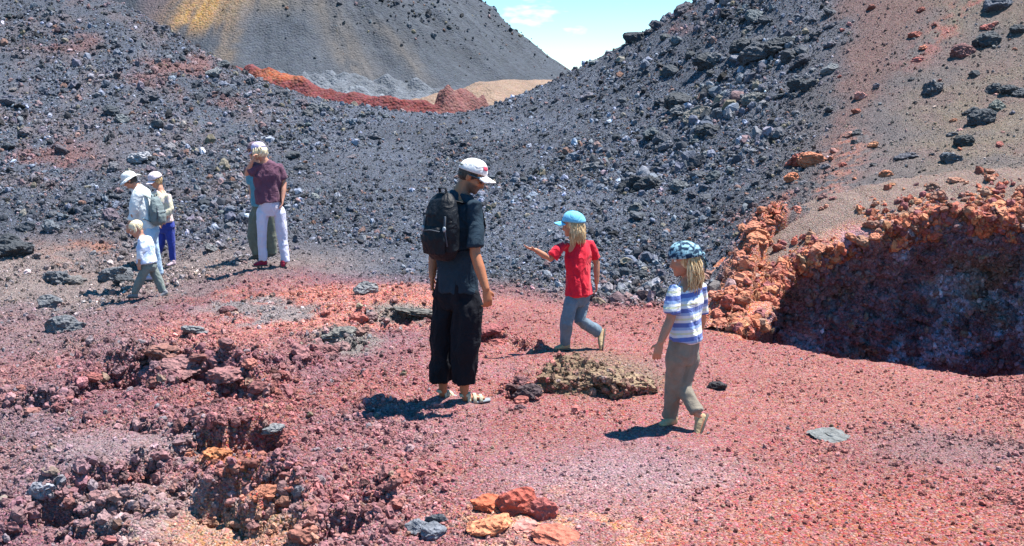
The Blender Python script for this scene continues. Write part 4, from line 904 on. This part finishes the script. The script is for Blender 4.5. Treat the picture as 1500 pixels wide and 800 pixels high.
def person(spec):
    """spec joints are photo points with a depth offset, turned into places around the person's standing point"""
    g0 = on(*spec['ground']); y0 = g0[1]; base = A([g0[0], y0, g0[2] + .012])
    J = {k: at_depth(v[0], v[1], y0 + (v[2] if len(v) > 2 else 0)) - base for k, v in spec['J'].items()}
    root = empty('person', base); tag(root, spec['label'], 'person', spec.get('group'))
    s = spec['s']; vx = spec.get('voxel', .006); lat = nrmz(spec['lat']); fwd = np.cross(A([0, 0, 1]), lat); J['_base'] = base
    W = spec.get('w', 1.0) * s
    # skin : one continuous body
    hs_ = s * spec.get('hd', 1.0); bm = bmesh.new(); f, u, l = head(bm, J['head'], spec['face'], spec.get('hup', (0, 0, 1)), hs_)
    hc = A(J['head']); loft(bm, [J['neck'] - A([0, 0, .04 * s]), J['neck'], hc - u * .07 * hs_ - f * .022 * hs_, hc - f * .02 * hs_], [.068 * s, .060 * s, .054 * hs_, .05 * hs_], l, 12)
    ch = (J['shL'] + J['shR']) / 2; pv = (J['hipL'] + J['hipR']) / 2
    loft(bm, [pv - A([0, 0, .0]), pv * .6 + ch * .4, pv * .25 + ch * .75, ch - A([0, 0, .01]), J['neck']], [(.11 * W, .075 * W), (.115 * W, .08 * W), (.145 * W, .09 * W), (.15 * W, .075 * W), (.055 * W, .055 * W)], lat, 16)
    for sd in 'LR':
        sh, el, wr = J['sh' + sd], J['el' + sd], J['wr' + sd]
        loft(bm, [sh, sh * .5 + el * .5, el, el * .6 + wr * .4, wr], [.036 * s, .044 * s, .039 * s, .040 * s, .027 * s], None, 12)
        hd = spec.get('hand' + sd, (nrmz(wr - el), nrmz(lat * (-1 if sd == 'L' else 1)), .4, fwd)); hand(bm, wr, hd[0], hd[1], s * spec.get('hs', 1.0), hd[2], hd[3])
        hp, kn, an = J['hip' + sd], J['kn' + sd], J['an' + sd]
        loft(bm, [hp, hp * .5 + kn * .5, kn, kn * .65 + an * .35, an], [.058 * s, .062 * s, .050 * s, .050 * s, .034 * s], None, 12)
        hl, to = J['heel' + sd], J['toe' + sd]; dft = nrmz(to - hl); fu = nrmz(A(spec.get('footup' + sd, (0, 0, 1))))
        loft(bm, [an, hl + dft * .03 * s + fu * .03 * s, hl * .5 + to * .5 + fu * .028 * s, to - dft * .02 * s + fu * .016 * s], [(.034 * s, .034 * s), (.032 * s, .030 * s), (.036 * s, .024 * s), (.034 * s, .013 * s)], np.cross(fu, dft), 12)
    if spec.get('barefoot'):
        for sd in 'LR':
            hl, to = J['heel' + sd], J['toe' + sd]; dft = nrmz(to - hl); fu = nrmz(A(spec.get('footup' + sd, (0, 0, 1)))); ll = np.cross(fu, dft)
            for k in range(5): b0 = to - dft * (.03 + .006 * k) * s + ll * (.026 - .013 * k) * s + fu * .010 * s; loft(bm, [b0, b0 + dft * .028 * s], [.010 * s, .007 * s], None, 8)
    body = finish('body', bm, spec['skin'], root, vx, 3, dec=spec.get('dec', .5))
    fe = hc
    tone_attr(body, lambda V: spec.get('stub', 0) * sstep(-.030 * s, -.048 * s + 0, -0 + ((V - fe) @ u)) * sstep(-.03, .02, (V - fe) @ f) * (np.linalg.norm(V - fe, axis=1) < .16 * s) if spec.get('stub') else V[:, 0] * 0)
    eyes(body, hc, f, u, l, hs_)
    # shirt
    if 'shirt' in spec:
        q_ = spec['shirt']; bm = bmesh.new(); hem = J['hem']; k = q_.get('k', 1.0)
        loft(bm, [hem, hem * .6 + ch * .4, hem * .25 + ch * .75, ch - A([0, 0, .015]) * s, J['neck'] - A([0, 0, .025 * s])],
             [(.165 * W * k * q_.get('hw', 1), .125 * W * k * q_.get('hw', 1)), (.158 * W * k, .118 * W * k), (.178 * W * k, .122 * W * k), (.172 * W, .098 * W), (.080 * W, .072 * W)], lat, 24, .12)
        for sd in 'LR':
            sh, el, wr = J['sh' + sd], J['el' + sd], J['wr' + sd]; t = q_['sleeve']
            pts = [sh - (sh - ch) * .35, sh] + ([sh + (el - sh) * t * .5, sh + (el - sh) * t] if t <= 1 else [sh * .5 + el * .5, el, el + (wr - el) * (t - 1)])
            rr_ = [.048 * s * k, .060 * s * k, .064 * s * k, q_.get('cuff', .066) * s * k] if t <= 1 else [.048 * s * k, .060 * s * k, .056 * s * k, .052 * s * k, .042 * s * k]
            loft(bm, pts, rr_, None, 16, .12)
        sh_o = finish('shirt', bm, q_['mat'], root, vx * 1.15, 5, wrinkle=(q_.get('wr', .008) * s * 1.5, 9, 4.5), dec=.6)
    # trousers
    q_ = spec['trousers']; bm = bmesh.new(); wa = J.get('waist', pv + A([0, 0, .10 * s]))
    loft(bm, [pv - A([0, 0, .09 * s]), pv, pv * .4 + wa * .6, wa], [(.11 * W, .10 * W), (.158 * W, .122 * W), (.150 * W, .118 * W), (.142 * W, .105 * W)], lat, 24, .1)
    for sd in 'LR':
        hp, kn, an = J['hip' + sd], J['kn' + sd], J['an' + sd]; e_ = kn + (an - kn) * q_.get('len', .93); a, b_, c_ = q_['r']
        loft(bm, [hp + A([0, 0, .04 * s]), hp * .85 + kn * .15, hp * .55 + kn * .45, kn, kn * .5 + e_ * .5, e_], [a * s * .72, a * s * .97, (a * .55 + b_ * .45) * s, b_ * s, (b_ + c_) / 2 * s, c_ * s], None, 18, .10)
    finish('trousers', bm, q_['mat'], root, vx * 1.15, 4, wrinkle=(q_.get('wr', .009) * s * 1.4, 8, 3.5), dec=.6)
    # footwear
    if 'shoe' in spec:
        for sd in 'LR': shoe(root, J['heel' + sd], J['toe' + sd], spec.get('footup' + sd, (0, 0, 1)), s, spec['shoe'], spec.get('sole', M_SOLE), spec.get('shoename', 'shoe'))
    return root, J, (hc, f, u, l, hs_), (ch, pv, lat, fwd)
SK_M = skin_mat('tanned_skin', (.42, .17, .085), (.10, .065, .05)); SK_C = skin_mat('child_skin', (.50, .24, .15)); SK_P = skin_mat('pale_skin', (.52, .27, .19))
BLOND = hair_mat('blond_hair', (.34, .19, .08), (.72, .55, .32)); PALEB = hair_mat('pale_blond_hair', (.55, .42, .22), (.80, .74, .58)); DARKH = hair_mat('dark_short_hair', (.02, .016, .014), (.05, .04, .035))
# --- the man with the black backpack
M_TEE = cloth_mat('dark_teal_cotton', (.016, .032, .050), .9, .003, 50); M_BLK = cloth_mat('black_cotton', (.007, .008, .013), .9, .003, 50)
man = person(dict(ground=(682, 586), s=1.0, voxel=.0065, label='man in white cap, dark tee and wide black trousers looking down, in the middle', lat=(.80, -.60, 0), face=(.86, -.20, -.46), hup=(.42, 0, .9), skin=SK_M, stub=1, w=1.04,
    J=dict(head=(692, 259, 0), neck=(676, 279, 0), shL=(646, 297, .12), shR=(695, 301, -.12), elL=(637, 360, .20), wrL=(633, 405, .10), elR=(696, 372, -.22), wrR=(712, 424, -.30),
           hem=(672, 426, 0), waist=(671, 405, 0), hipL=(654, 432, .08), hipR=(686, 434, -.06), knL=(650, 500, .10), anL=(649, 566, .12), knR=(682, 505, -.06), anR=(680, 571, -.04),
           heelL=(644, 584, .12), toeL=(664, 580, .20), heelR=(676, 590, -.04), toeR=(713, 585, .0)),
    handR=(A([.15, 0, -1]), A([.5, -.8, 0]), .75, A([.6, .5, 0])), handL=(A([0, .1, -1]), A([-1, 0, 0]), .6, A([.3, 1, 0])),
    shirt=dict(mat=M_TEE, sleeve=.86, k=1.0, cuff=.070, wr=.009), trousers=dict(mat=M_BLK, r=(.104, .102, .094), len=.86, wr=.016)))
root, J, (hc, f, u, l, s), (ch, pv, lat, fwd) = man
M_WCAP = cloth_mat('white_cap_cotton', (.72, .70, .70), .8, .002, 60, tint=.06); M_LOGO = plain_mat('red_cap_print', (.65, .05, .10), .7)
cap, c0, cf, cu, cl = cap_obj(root, hc, A([.93, -.14, -.30]), A([.30, 0, .95]), s, M_WCAP)
for k in range(5):                           # red emblem on the front of the crown
    bm = bmesh.new(); a = -.25 - .09 * k; ph = .50 - .05 * (k % 2); p = c0 + (cf * math.cos(a) * .112 * math.cos(ph) ** .85 + cl * math.sin(a) * .094 * math.cos(ph) ** .85) * s + cu * (.108 * math.sin(ph)) * s
    nn_ = nrmz(p - c0); t1 = nrmz(np.cross(cu, nn_)); t2 = np.cross(nn_, t1); ball(bm, p, [nn_ * .003, t1 * .009, t2 * (.012 if k % 2 else .017)]); finish('emblem', bm, M_LOGO, cap)
bm = bmesh.new(); a = 1.9; p = c0 - cf * .085 * s - cl * .055 * s + cu * .030 * s; ball(bm, p, [cf * .016, cl * .016, cu * .008]); finish('cap_vent', bm, plain_mat('cap_vent_green', (.10, .13, .12)), cap)  # small dark green spot at the back of the crown
bm = bmesh.new(); ball(bm, hc - f * .020 + u * .026, [f * .099, l * .0815, u * .088], 3); ball(bm, hc - f * .045 - u * .012, [f * .062, l * .070, u * .05], 3); finish('hair', bm, DARKH, root)
M_GLASS = plain_mat('dark_lens', (.012, .018, .03), .08, .8)
bm = bmesh.new()
for sg in (-1, 1): ball(bm, hc + f * .090 + l * sg * .033 + u * .008, [f * .012, l * .031, u * .022], 3)
gl_ = finish('sunglasses', bm, M_GLASS, root)
for sg in (-1, 1): bm = bmesh.new(); loft(bm, [hc + f * .085 + l * sg * .062 + u * .014, hc + f * .03 + l * sg * .083 + u * .014, hc - f * .02 + l * sg * .084 + u * .006], [(.003, .007)] * 3, l, 8); finish('temple_arm', bm, M_GLASS, gl_)
M_SAND = cloth_mat('pale_sandal_leather', (.46, .42, .30), .7, .002, 60); M_SSOLE = plain_mat('sandal_sole', (.20, .22, .24), .8)
for sd in 'LR':
    hl, to = J['heel' + sd], J['toe' + sd]; d = nrmz(to - hl); ln = np.linalg.norm(to - hl); up_v = A([0, 0, 1]); ll = nrmz(np.cross(up_v, d)); bm = bmesh.new()
    loft(bm, [hl - d * .01 - up_v * .004, hl + d * ln * .4 - up_v * .004, hl + d * ln * .75 - up_v * .004, to + d * .02 - up_v * .004], [(.036, .014), (.038, .013), (.048, .013), (.034, .012)], ll, 14)
    so = finish('sandal', bm, M_SSOLE, root)
    for t, hgt, wd in ((.28, .078, .040), (.50, .062, .044), (.74, .046, .047)):
        bm = bmesh.new(); q_ = hl + d * ln * t; loft(bm, [q_ + ll * wd * math.cos(a) + up_v * (hgt * math.sin(a) - .004) for a in np.linspace(0, math.pi, 11)], [(.013, .004)] * 11, d, 8, .1); finish('strap', bm, M_SAND, so)
    bm = bmesh.new(); loft(bm, [hl + d * ln * .28 + ll * .034 + up_v * .055, hl - d * .012 + ll * .02 + up_v * .058, hl - d * .012 - ll * .02 + up_v * .058, hl + d * ln * .28 - ll * .034 + up_v * .055], [(.012, .004)] * 4, up_v, 8, .1); finish('heel_strap', bm, M_SAND, so)
bm = bmesh.new(); q_ = pv + lat * .158 + A([0, 0, .02]); loft(bm, [pv + lat * .10 + A([0, 0, .06]), pv + lat * .135 + A([0, -.02, -.005])], [(.05, .045), (.05, .05)], fwd, 12); finish('shirt_tail', bm, cloth_mat('pale_teal_cotton', (.10, .22, .27)), root)
def backpack(name, J, ch, lat, fwd, s, mat, label, hgt=.46, sz=0., wid=.17, dep=.10, strapmat=None, trim=None, dz=0):
    base = J['_base']; o0 = ch - fwd * (.125 + dep) * s + A([0, 0, -.02 - hgt / 2 + dz]) * s; r_ = empty(name, base + o0 - A([0, 0, hgt / 2 * s])); off = o0 - A([0, 0, hgt / 2 * s])
    tag(r_, label, 'backpack'); U = A([0, 0, 1]); c = lambda a, b, z: A([0, 0, hgt / 2]) * s + lat * a * s + fwd * b * s + U * z * s
    bm = bmesh.new(); h = hgt / 2; loft(bm, [c(0, .01, -h), c(0, 0, -h * .75), c(0, -.01, -h * .2), c(0, 0, h * .35), c(0, .02, h * .8), c(0, .035, h)], [(wid * .80 * s, dep * .75 * s), (wid * s, dep * 1.05 * s), (wid * 1.02 * s, dep * 1.15 * s), (wid * .93 * s, dep * 1.05 * s), (wid * .74 * s, dep * .8 * s), (wid * .5 * s, dep * .5 * s)], lat, 20, .5)
    finish('main_bag', bm, mat, r_, .008, 4, wrinkle=(.007 * s, 9, 7))
    bm = bmesh.new(); loft(bm, [c(0, -dep * 1.0, -h * .85), c(0, -dep * 1.1, -h * .4), c(0, -dep * .95, -h * .02)], [(wid * .68 * s, dep * .42 * s), (wid * .74 * s, dep * .5 * s), (wid * .6 * s, dep * .32 * s)], lat, 16, .5)
    pk = finish('front_pocket', bm, mat, r_, .008, 3, wrinkle=(.006 * s, 9, 7))
    bm = bmesh.new(); loft(bm, [c(-wid * .5, -dep * 1.34, -h * .12), c(0, -dep * 1.46, -h * .08), c(wid * .5, -dep * 1.34, -h * .12)], [.004 * s] * 3, None, 8); finish('zip', bm, trim or M_GREYT, pk)
    bm = bmesh.new(); loft(bm, [c(-.03, .03, h), c(-.03, .01, h + .05), c(.03, .01, h + .05), c(.03, .03, h)], [(.012 * s, .006 * s)] * 4, fwd, 8); finish('grab_handle', bm, mat, r_)
    for sg in (-1, 1):
        bm = bmesh.new(); P = [c(sg * .05, dep * .5, h * .82), c(sg * .085, dep + .05, h * .98 + .030 + sz), c(sg * .105, dep + .125, h + .045 + sz), c(sg * .115, dep + .205, h * .85 + sz), c(sg * .115, dep + .240, h * .3 + sz), c(sg * .13, dep + .20, -h * .2 + sz), c(sg * .165, dep + .06, -h * .55 + sz * .5), c(sg * .13, dep * .3, -h * .8)]
        loft(bm, P, [(.030 * s, .008 * s)] * 5 + [(.018 * s, .006 * s)] * 3, lat, 10, .2); finish('shoulder_strap', bm, strapmat or mat, r_, None, wrinkle=None)
        bm = bmesh.new(); loft(bm, [c(sg * wid * .62, -dep * .85, h * .35), c(sg * wid * .66, -dep * 1.0, -h * .1), c(sg * wid * .70, -dep * .8, -h * .6)], [(.010 * s, .004 * s)] * 3, lat, 8); finish('side_strap', bm, trim or M_GREYT, r_)
        bm = bmesh.new(); ball(bm, c(sg * wid * .66, -dep * 1.05, -h * .05), [lat * .016 * s, fwd * .008 * s, U * .020 * s]); finish('buckle', bm, M_PALET, r_)
    return r_
M_GREYT = plain_mat('grey_webbing', (.06, .07, .09), .7); M_PALET = plain_mat('pale_buckle', (.32, .35, .38), .4)
bp_ = backpack('backpack', J, ch + A([.02, .02, .095]), lat, fwd, 1.0, M_BLACKNYLON, 'black backpack with grey straps on the back of the man in the white cap', .44, -.085, .150, .085)
# --- child in the red shirt
M_REDT = cloth_mat('red_cotton', (.62, .012, .035), .85, .003, 50, tint=.10); M_JEAN = cloth_mat('grey_blue_denim', (.13, .18, .23), .9, .003, 50); M_BEIGE = cloth_mat('beige_suede', (.40, .29, .17), .9, .003, 50)
sc = .74
kid = person(dict(ground=(826, 513), s=sc, voxel=.006, label='child in red shirt and light blue cap, one arm stretched out to the left', lat=(.80, .55, 0) and (.86, .50, 0), face=(-.95, .25, -.10), skin=SK_C, hs=.95, w=1.0,
    hd=1.24, J=dict(head=(839, 330, 0), neck=(845, 347, 0), shL=(827, 359, -.06), shR=(863, 358, .10), elL=(806, 380, -.10), wrL=(784, 366, -.18), elR=(874, 385, .12), wrR=(874, 415, .10),
           hem=(847, 432, 0), waist=(847, 422, 0), hipL=(838, 436, -.04), hipR=(853, 437, .05), knL=(830, 474, -.10), anL=(828, 505, -.02), knR=(849, 469, .0), anR=(877, 487, .10),
           heelL=(834, 511, -.0), toeL=(812, 513, -.08), heelR=(886, 483, .12), toeR=(882, 515, .02)),
    footupR=(-.9, .0, .1), handL=(A([-.95, -.1, .25]), A([0, .3, 1]) * -1, .15, A([0, -1, .3])), handR=(A([0, 0, -1]), A([1, 0, 0]), .5, A([-.5, .8, 0])),
    shirt=dict(mat=M_REDT, sleeve=.80, k=1.06, hw=1.08, cuff=.064, wr=.012), trousers=dict(mat=M_JEAN, r=(.092, .080, .074), len=.98, wr=.011), shoe=M_BEIGE))
root, J, (hc, f, u, l, s), _ = kid
M_BCAP = cloth_mat('sky_blue_cotton', (.16, .50, .72), .8, .002, 50, tint=.08); cap_obj(root, hc, A([-.93, .25, .05]), A([.0, 0, 1]), s, M_BCAP, size=1.08)
bm = bmesh.new(); ball(bm, hc - f * .02 * s + u * .01 * s, [f * .094 * s, l * .084 * s, u * .09 * s], 3); locks(bm, hc, f, u, l, s, 210, .086, .20, (-1.7, 1.7), .013, 3, .03); finish('hair', bm, BLOND, root)
# --- child in the striped shirt
ST = (0.02, .096, [(0, (.10, .15, .42)), (.30, (.66, .68, .74)), (.48, (.62, .64, .46)), (.62, (.66, .68, .74)), (.80, (.28, .40, .66))])
M_STR = cloth_mat('striped_cotton', (1, 1, 1), .85, .003, 50, stripes=ST, tint=.06); M_KHA = cloth_mat('khaki_cotton', (.21, .18, .145), .9, .003, 50); sc = .86
kid2 = person(dict(ground=(985, 627), s=sc * .93, voxel=.006, label='child in blue and white striped shirt with patterned blue bandana, walking left', lat=(.50, .86, 0), face=(-.97, -.10, -.12), skin=SK_C, w=1.02,
    hd=1.2, J=dict(head=(1003, 381, 0), neck=(1011, 405, 0), shL=(990, 423, -.10), shR=(1025, 420, .12), elL=(982, 468, -.14), wrL=(967, 503, -.20), elR=(1028, 470, .20), wrR=(1018, 500, .24),
           hem=(1004, 497, 0), waist=(1002, 492, 0), hipL=(990, 516, -.05), hipR=(1008, 516, .06), knL=(986, 566, .02), anL=(981, 612, .10), knR=(1001, 568, .02), anR=(1021, 606, -.10),
           heelL=(991, 622, .10), toeL=(966, 626, .04), heelR=(1036, 609, -.10), toeR=(1022, 648, -.16)),
    footupR=(-.85, 0, -.2), handL=(A([-.25, -.1, -1]), A([-.2, -1, .1]), .45, A([-1, 0, 0])), handR=(A([-.4, 0, -1]), A([1, .5, 0]), .5, A([-.5, .8, 0])),
    shirt=dict(mat=M_STR, sleeve=.78, k=1.03, hw=1.04, cuff=.070, wr=.010), trousers=dict(mat=M_KHA, r=(.094, .078, .062), len=.97, wr=.011), shoe=M_BEIGE))
root, J, (hc, f, u, l, s), _ = kid2
M_BAND = cloth_mat('patterned_blue_bandana', (.008, .03, .07), .8, .002, 50, mottled=((.26, .44, .52), 34), tint=.1)
cp_, c0, cf, cu, cl = cap_obj(root, hc + u * .0, f, A([-.10, 0, 1]), s, M_BAND, name='bandana', brim=False, size=1.12, drop=.012)
bm = bmesh.new(); kq = c0 - cf * .115 * s; ball(bm, kq, [cf * .022 * s, cl * .022 * s, cu * .02 * s]); loft(bm, [kq, kq - cf * .02 * s - cu * .06 * s, kq - cf * .01 * s - cu * .12 * s], [(.012 * s, .006 * s), (.028 * s, .006 * s), (.012 * s, .004 * s)], cl, 8)
loft(bm, [kq, kq - cf * .035 * s - cl * .02 * s - cu * .05 * s, kq - cf * .03 * s - cl * .03 * s - cu * .10 * s], [(.012 * s, .006 * s), (.024 * s, .006 * s), (.010 * s, .004 * s)], cl, 8); finish('knot', bm, M_BAND, cp_)
bm = bmesh.new(); ball(bm, hc - f * .02 * s + u * .0 * s, [f * .092 * s, l * .083 * s, u * .09 * s], 3); locks(bm, hc, f, u, l, s, 230, .088, .21, (-1.6, 1.6), .012, 5, .03, zs=.0); finish('hair', bm, BLOND, root)
# --- left group : man in sun hat
M_WSH = cloth_mat('white_shirt_cotton', (.66, .70, .72), .85, .003, 50, tint=.06); M_LBT = cloth_mat('pale_blue_trousers', (.42, .56, .72), .9, .003, 50); M_WHAT = cloth_mat('white_hat_cotton', (.70, .72, .72), .8, tint=.05)
hm = person(dict(ground=(232, 411), s=.90, voxel=.010, dec=.5, label='adult in white sun hat and white shirt with grey backpack, leaning forward at the left', lat=(.15, .98, 0) and (.30, .95, 0), face=(-.85, -.1, -.5), hup=(-.45, 0, .9), skin=SK_P, w=1.0,
    J=dict(head=(190, 264, 0), neck=(200, 273, 0), shL=(204, 284, -.14), shR=(212, 281, .16), elL=(196, 306, -.20), wrL=(190, 328, -.22), elR=(206, 305, .22), wrR=(196, 325, .26),
           hem=(218, 334, 0), waist=(219, 330, 0), hipL=(220, 340, -.08), hipR=(224, 340, .08), knL=(214, 374, -.08), anL=(222, 404, -.08), knR=(228, 374, .08), anR=(232, 402, .10),
           heelL=(226, 410, -.08), toeL=(208, 411, -.10), heelR=(236, 408, .10), toeR=(218, 409, .06)),
    shirt=dict(mat=M_WSH, sleeve=1.75, k=1.0, hw=1.05, wr=.012), trousers=dict(mat=M_LBT, r=(.095, .078, .068), len=.97), shoe=cloth_mat('lilac_grey_shoe', (.45, .42, .55))))
root, J, (hc, f, u, l, s), (ch, pv, lat, fwd) = hm
cap_obj(root, hc, f, u, s, M_WHAT, name='sun_hat', ring_brim=.062, size=1.05)
bm = bmesh.new(); ball(bm, hc - f * .02 * s, [f * .092 * s, l * .082 * s, u * .088 * s], 3); finish('hair', bm, DARKH, root)
M_GPK = cloth_mat('grey_green_nylon', (.15, .19, .20), .7)
tilt = nrmz(ch - pv); backpack('backpack', J, ch * .93 + pv * .07 + A([.035, 0, 0]), lat, fwd, .82, M_GPK, 'grey green backpack on the back of the adult in the white sun hat', .44, 0., .15, .085)
# --- person in cream top behind
M_CRM = cloth_mat('cream_pink_cotton', (.66, .50, .50), .85, mottled=((.66, .58, .42), 6)); M_BLU = cloth_mat('bright_blue_cotton', (.03, .05, .30), .9); M_PCAP = cloth_mat('pale_pink_cap', (.66, .56, .62), .8, tint=.06)
cr_p = person(dict(ground=(250, 391), s=.92, voxel=.010, w=1.12, label='person in pale cap, cream pink top and bright blue trousers behind the sun hat', lat=(.75, -.66, 0), face=(-.6, -.6, -.35), skin=SK_P,
    J=dict(head=(228, 264, 0), neck=(234, 277, 0), shL=(246, 287, -.08), shR=(222, 286, .10), elL=(250, 306, -.12), wrL=(240, 322, -.18), elR=(222, 308, .05), wrR=(226, 324, -.08),
           hem=(240, 326, 0), waist=(242, 322, 0), hipL=(248, 332, -.02), hipR=(238, 332, .04), knL=(251, 358, -.02), anL=(253, 383, .0), knR=(236, 358, .0), anR=(226, 382, .06),
           heelL=(257, 389, .0), toeL=(244, 391, -.10), heelR=(230, 388, .06), toeR=(216, 389, .0)),
    shirt=dict(mat=M_CRM, sleeve=1.6, k=1.05), trousers=dict(mat=M_BLU, r=(.088, .068, .056), len=.97), shoe=cloth_mat('pink_grey_shoe', (.45, .33, .38))))
root, J, (hc, f, u, l, s), _ = cr_p
cap_obj(root, hc, f, u, s, M_PCAP, size=1.08)
bm = bmesh.new(); ball(bm, hc - f * .02 * s, [f * .094 * s, l * .086 * s, u * .088 * s], 3); locks(bm, hc, f, u, l, s, 26, .084, .12, (-1.7, 1.7), .014, 8, .02); finish('hair', bm, BLOND, root)
# --- toddler
M_WTD = cloth_mat('white_blue_child_shirt', (.72, .76, .84), .85, mottled=((.45, .56, .82), 9), tint=.05); M_GRN = cloth_mat('grey_green_trousers', (.17, .20, .19), .9)
td = person(dict(ground=(218, 437), s=.68, voxel=.008, label='small child with pale blond hair, white shirt and grey trousers striding left', lat=(.25, .97, 0), face=(-.80, -.35, -.45), hup=(-.3, 0, .95), skin=SK_P, w=1.1,
    hd=1.25, J=dict(head=(199, 335, 0), neck=(205, 345, 0), shL=(207, 353, -.09), shR=(216, 350, .10), elL=(205, 369, -.12), wrL=(204, 384, -.14), elR=(215, 366, .15), wrR=(208, 380, .16),
           hem=(216, 385, 0), waist=(217, 382, 0), hipL=(216, 390, -.05), hipR=(221, 390, .06), knL=(206, 409, -.06), anL=(197, 430, -.06), knR=(231, 409, .06), anR=(239, 428, .05),
           heelL=(202, 436, -.06), toeL=(186, 436, -.08), heelR=(247, 430, .05), toeR=(233, 438, .0)),
    shirt=dict(mat=M_WTD, sleeve=1.7, k=1.12, hw=1.1), trousers=dict(mat=M_GRN, r=(.10, .082, .072), len=.98), shoe=cloth_mat('grey_child_shoe', (.22, .22, .24))))
root, J, (hc, f, u, l, s), _ = td
bm = bmesh.new(); ball(bm, hc - f * .018 * s + u * .035 * s, [f * .104 * s, l * .090 * s, u * .088 * s], 3); locks(bm, hc, f, u, l, s, 50, .088, .10, (-1.9, 1.9), .014, 9, .02, zs=.03); finish('hair', bm, PALEB, root)
# --- couple : woman in maroon
M_MARO = cloth_mat('maroon_cotton', (.12, .050, .085), .85); M_WTR = cloth_mat('white_lilac_cotton', (.56, .56, .70), .85, tint=.05); M_LAV = cloth_mat('lavender_cap_cotton', (.50, .44, .62), .8); M_RSH = cloth_mat('dark_red_shoe', (.30, .02, .05))
wo = person(dict(ground=(396, 393), s=.95, voxel=.008, label='blond woman in maroon top and white trousers raising a hand to her face', lat=(.95, .30, 0), face=(-.80, .45, -.25), skin=SK_P, w=1.02,
    J=dict(head=(379, 222, 0), neck=(387, 235, 0), shL=(374, 245, -.04), shR=(408, 245, .08), elL=(361, 255, -.10), wrL=(369, 237, -.14), elR=(416, 268, .08), wrR=(414, 292, -.02),
           hem=(395, 297, 0), waist=(395, 292, 0), hipL=(386, 306, 0), hipR=(407, 307, .04), knL=(384, 346, -.02), anL=(386, 382, .0), knR=(413, 346, .04), anR=(418, 384, .0),
           heelL=(391, 389, .02), toeL=(371, 390, -.05), heelR=(415, 392, -.06), toeR=(414, 386, .16)),
    handL=(A([.3, .1, .95]), A([-.8, -.4, 0]), .9, A([0, 1, 0])),
    shirt=dict(mat=M_MARO, sleeve=.75, k=1.05, hw=1.02, cuff=.064, wr=.011), trousers=dict(mat=M_WTR, r=(.094, .070, .068), len=1.0, wr=.012), shoe=M_RSH))
root, J, (hc, f, u, l, s), _ = wo
cap_obj(root, hc, f, u, s, M_LAV, size=1.04)
bm = bmesh.new(); ball(bm, hc - f * .03 * s - u * .01 * s, [f * .100 * s, l * .096 * s, u * .090 * s], 3); locks(bm, hc, f, u, l, s, 55, .092, .10, (-1.7, 1.7), .017, 12, .03); finish('hair', bm, PALEB, root)
# --- person behind her
M_OLV = cloth_mat('olive_trousers', (.14, .15, .12), .9); M_TEAL = cloth_mat('teal_blue_shirt', (.10, .26, .34), .9); M_DCAP = cloth_mat('dark_maroon_cap', (.16, .10, .13), .8)
bh = person(dict(ground=(380, 382), s=1.0, voxel=.010, label='person in teal shirt and olive trousers, mostly hidden behind the woman in maroon', lat=(.97, .2, 0), face=(-.85, .5, -.1), skin=SK_P, w=.95,
    J=dict(head=(373, 222, 0), neck=(378, 238, 0), shL=(369, 250, 0), shR=(396, 250, .08), elL=(368, 274, .02), wrL=(371, 296, 0), elR=(400, 276, .08), wrR=(400, 300, .1),
           hem=(384, 302, 0), waist=(384, 298, 0), hipL=(376, 312, 0), hipR=(394, 312, .05), knL=(370, 346, -.02), anL=(376, 374, .0), knR=(397, 346, .04), anR=(399, 372, .06),
           heelL=(382, 380, .02), toeL=(364, 382, -.05), heelR=(402, 378, .06), toeR=(390, 379, .0)),
    shirt=dict(mat=M_TEAL, sleeve=.8, k=1.0), trousers=dict(mat=M_OLV, r=(.095, .080, .072), len=.98), shoe=cloth_mat('brown_shoe', (.12, .09, .07))))
root, J, (hc, f, u, l, s), _ = bh
cap_obj(root, hc, f, u, s, M_DCAP, size=1.04)
bm = bmesh.new(); ball(bm, hc - f * .02 * s, [f * .092 * s, l * .082 * s, u * .088 * s], 3); finish('hair', bm, DARKH, root)
S.cycles.max_bounces = 4
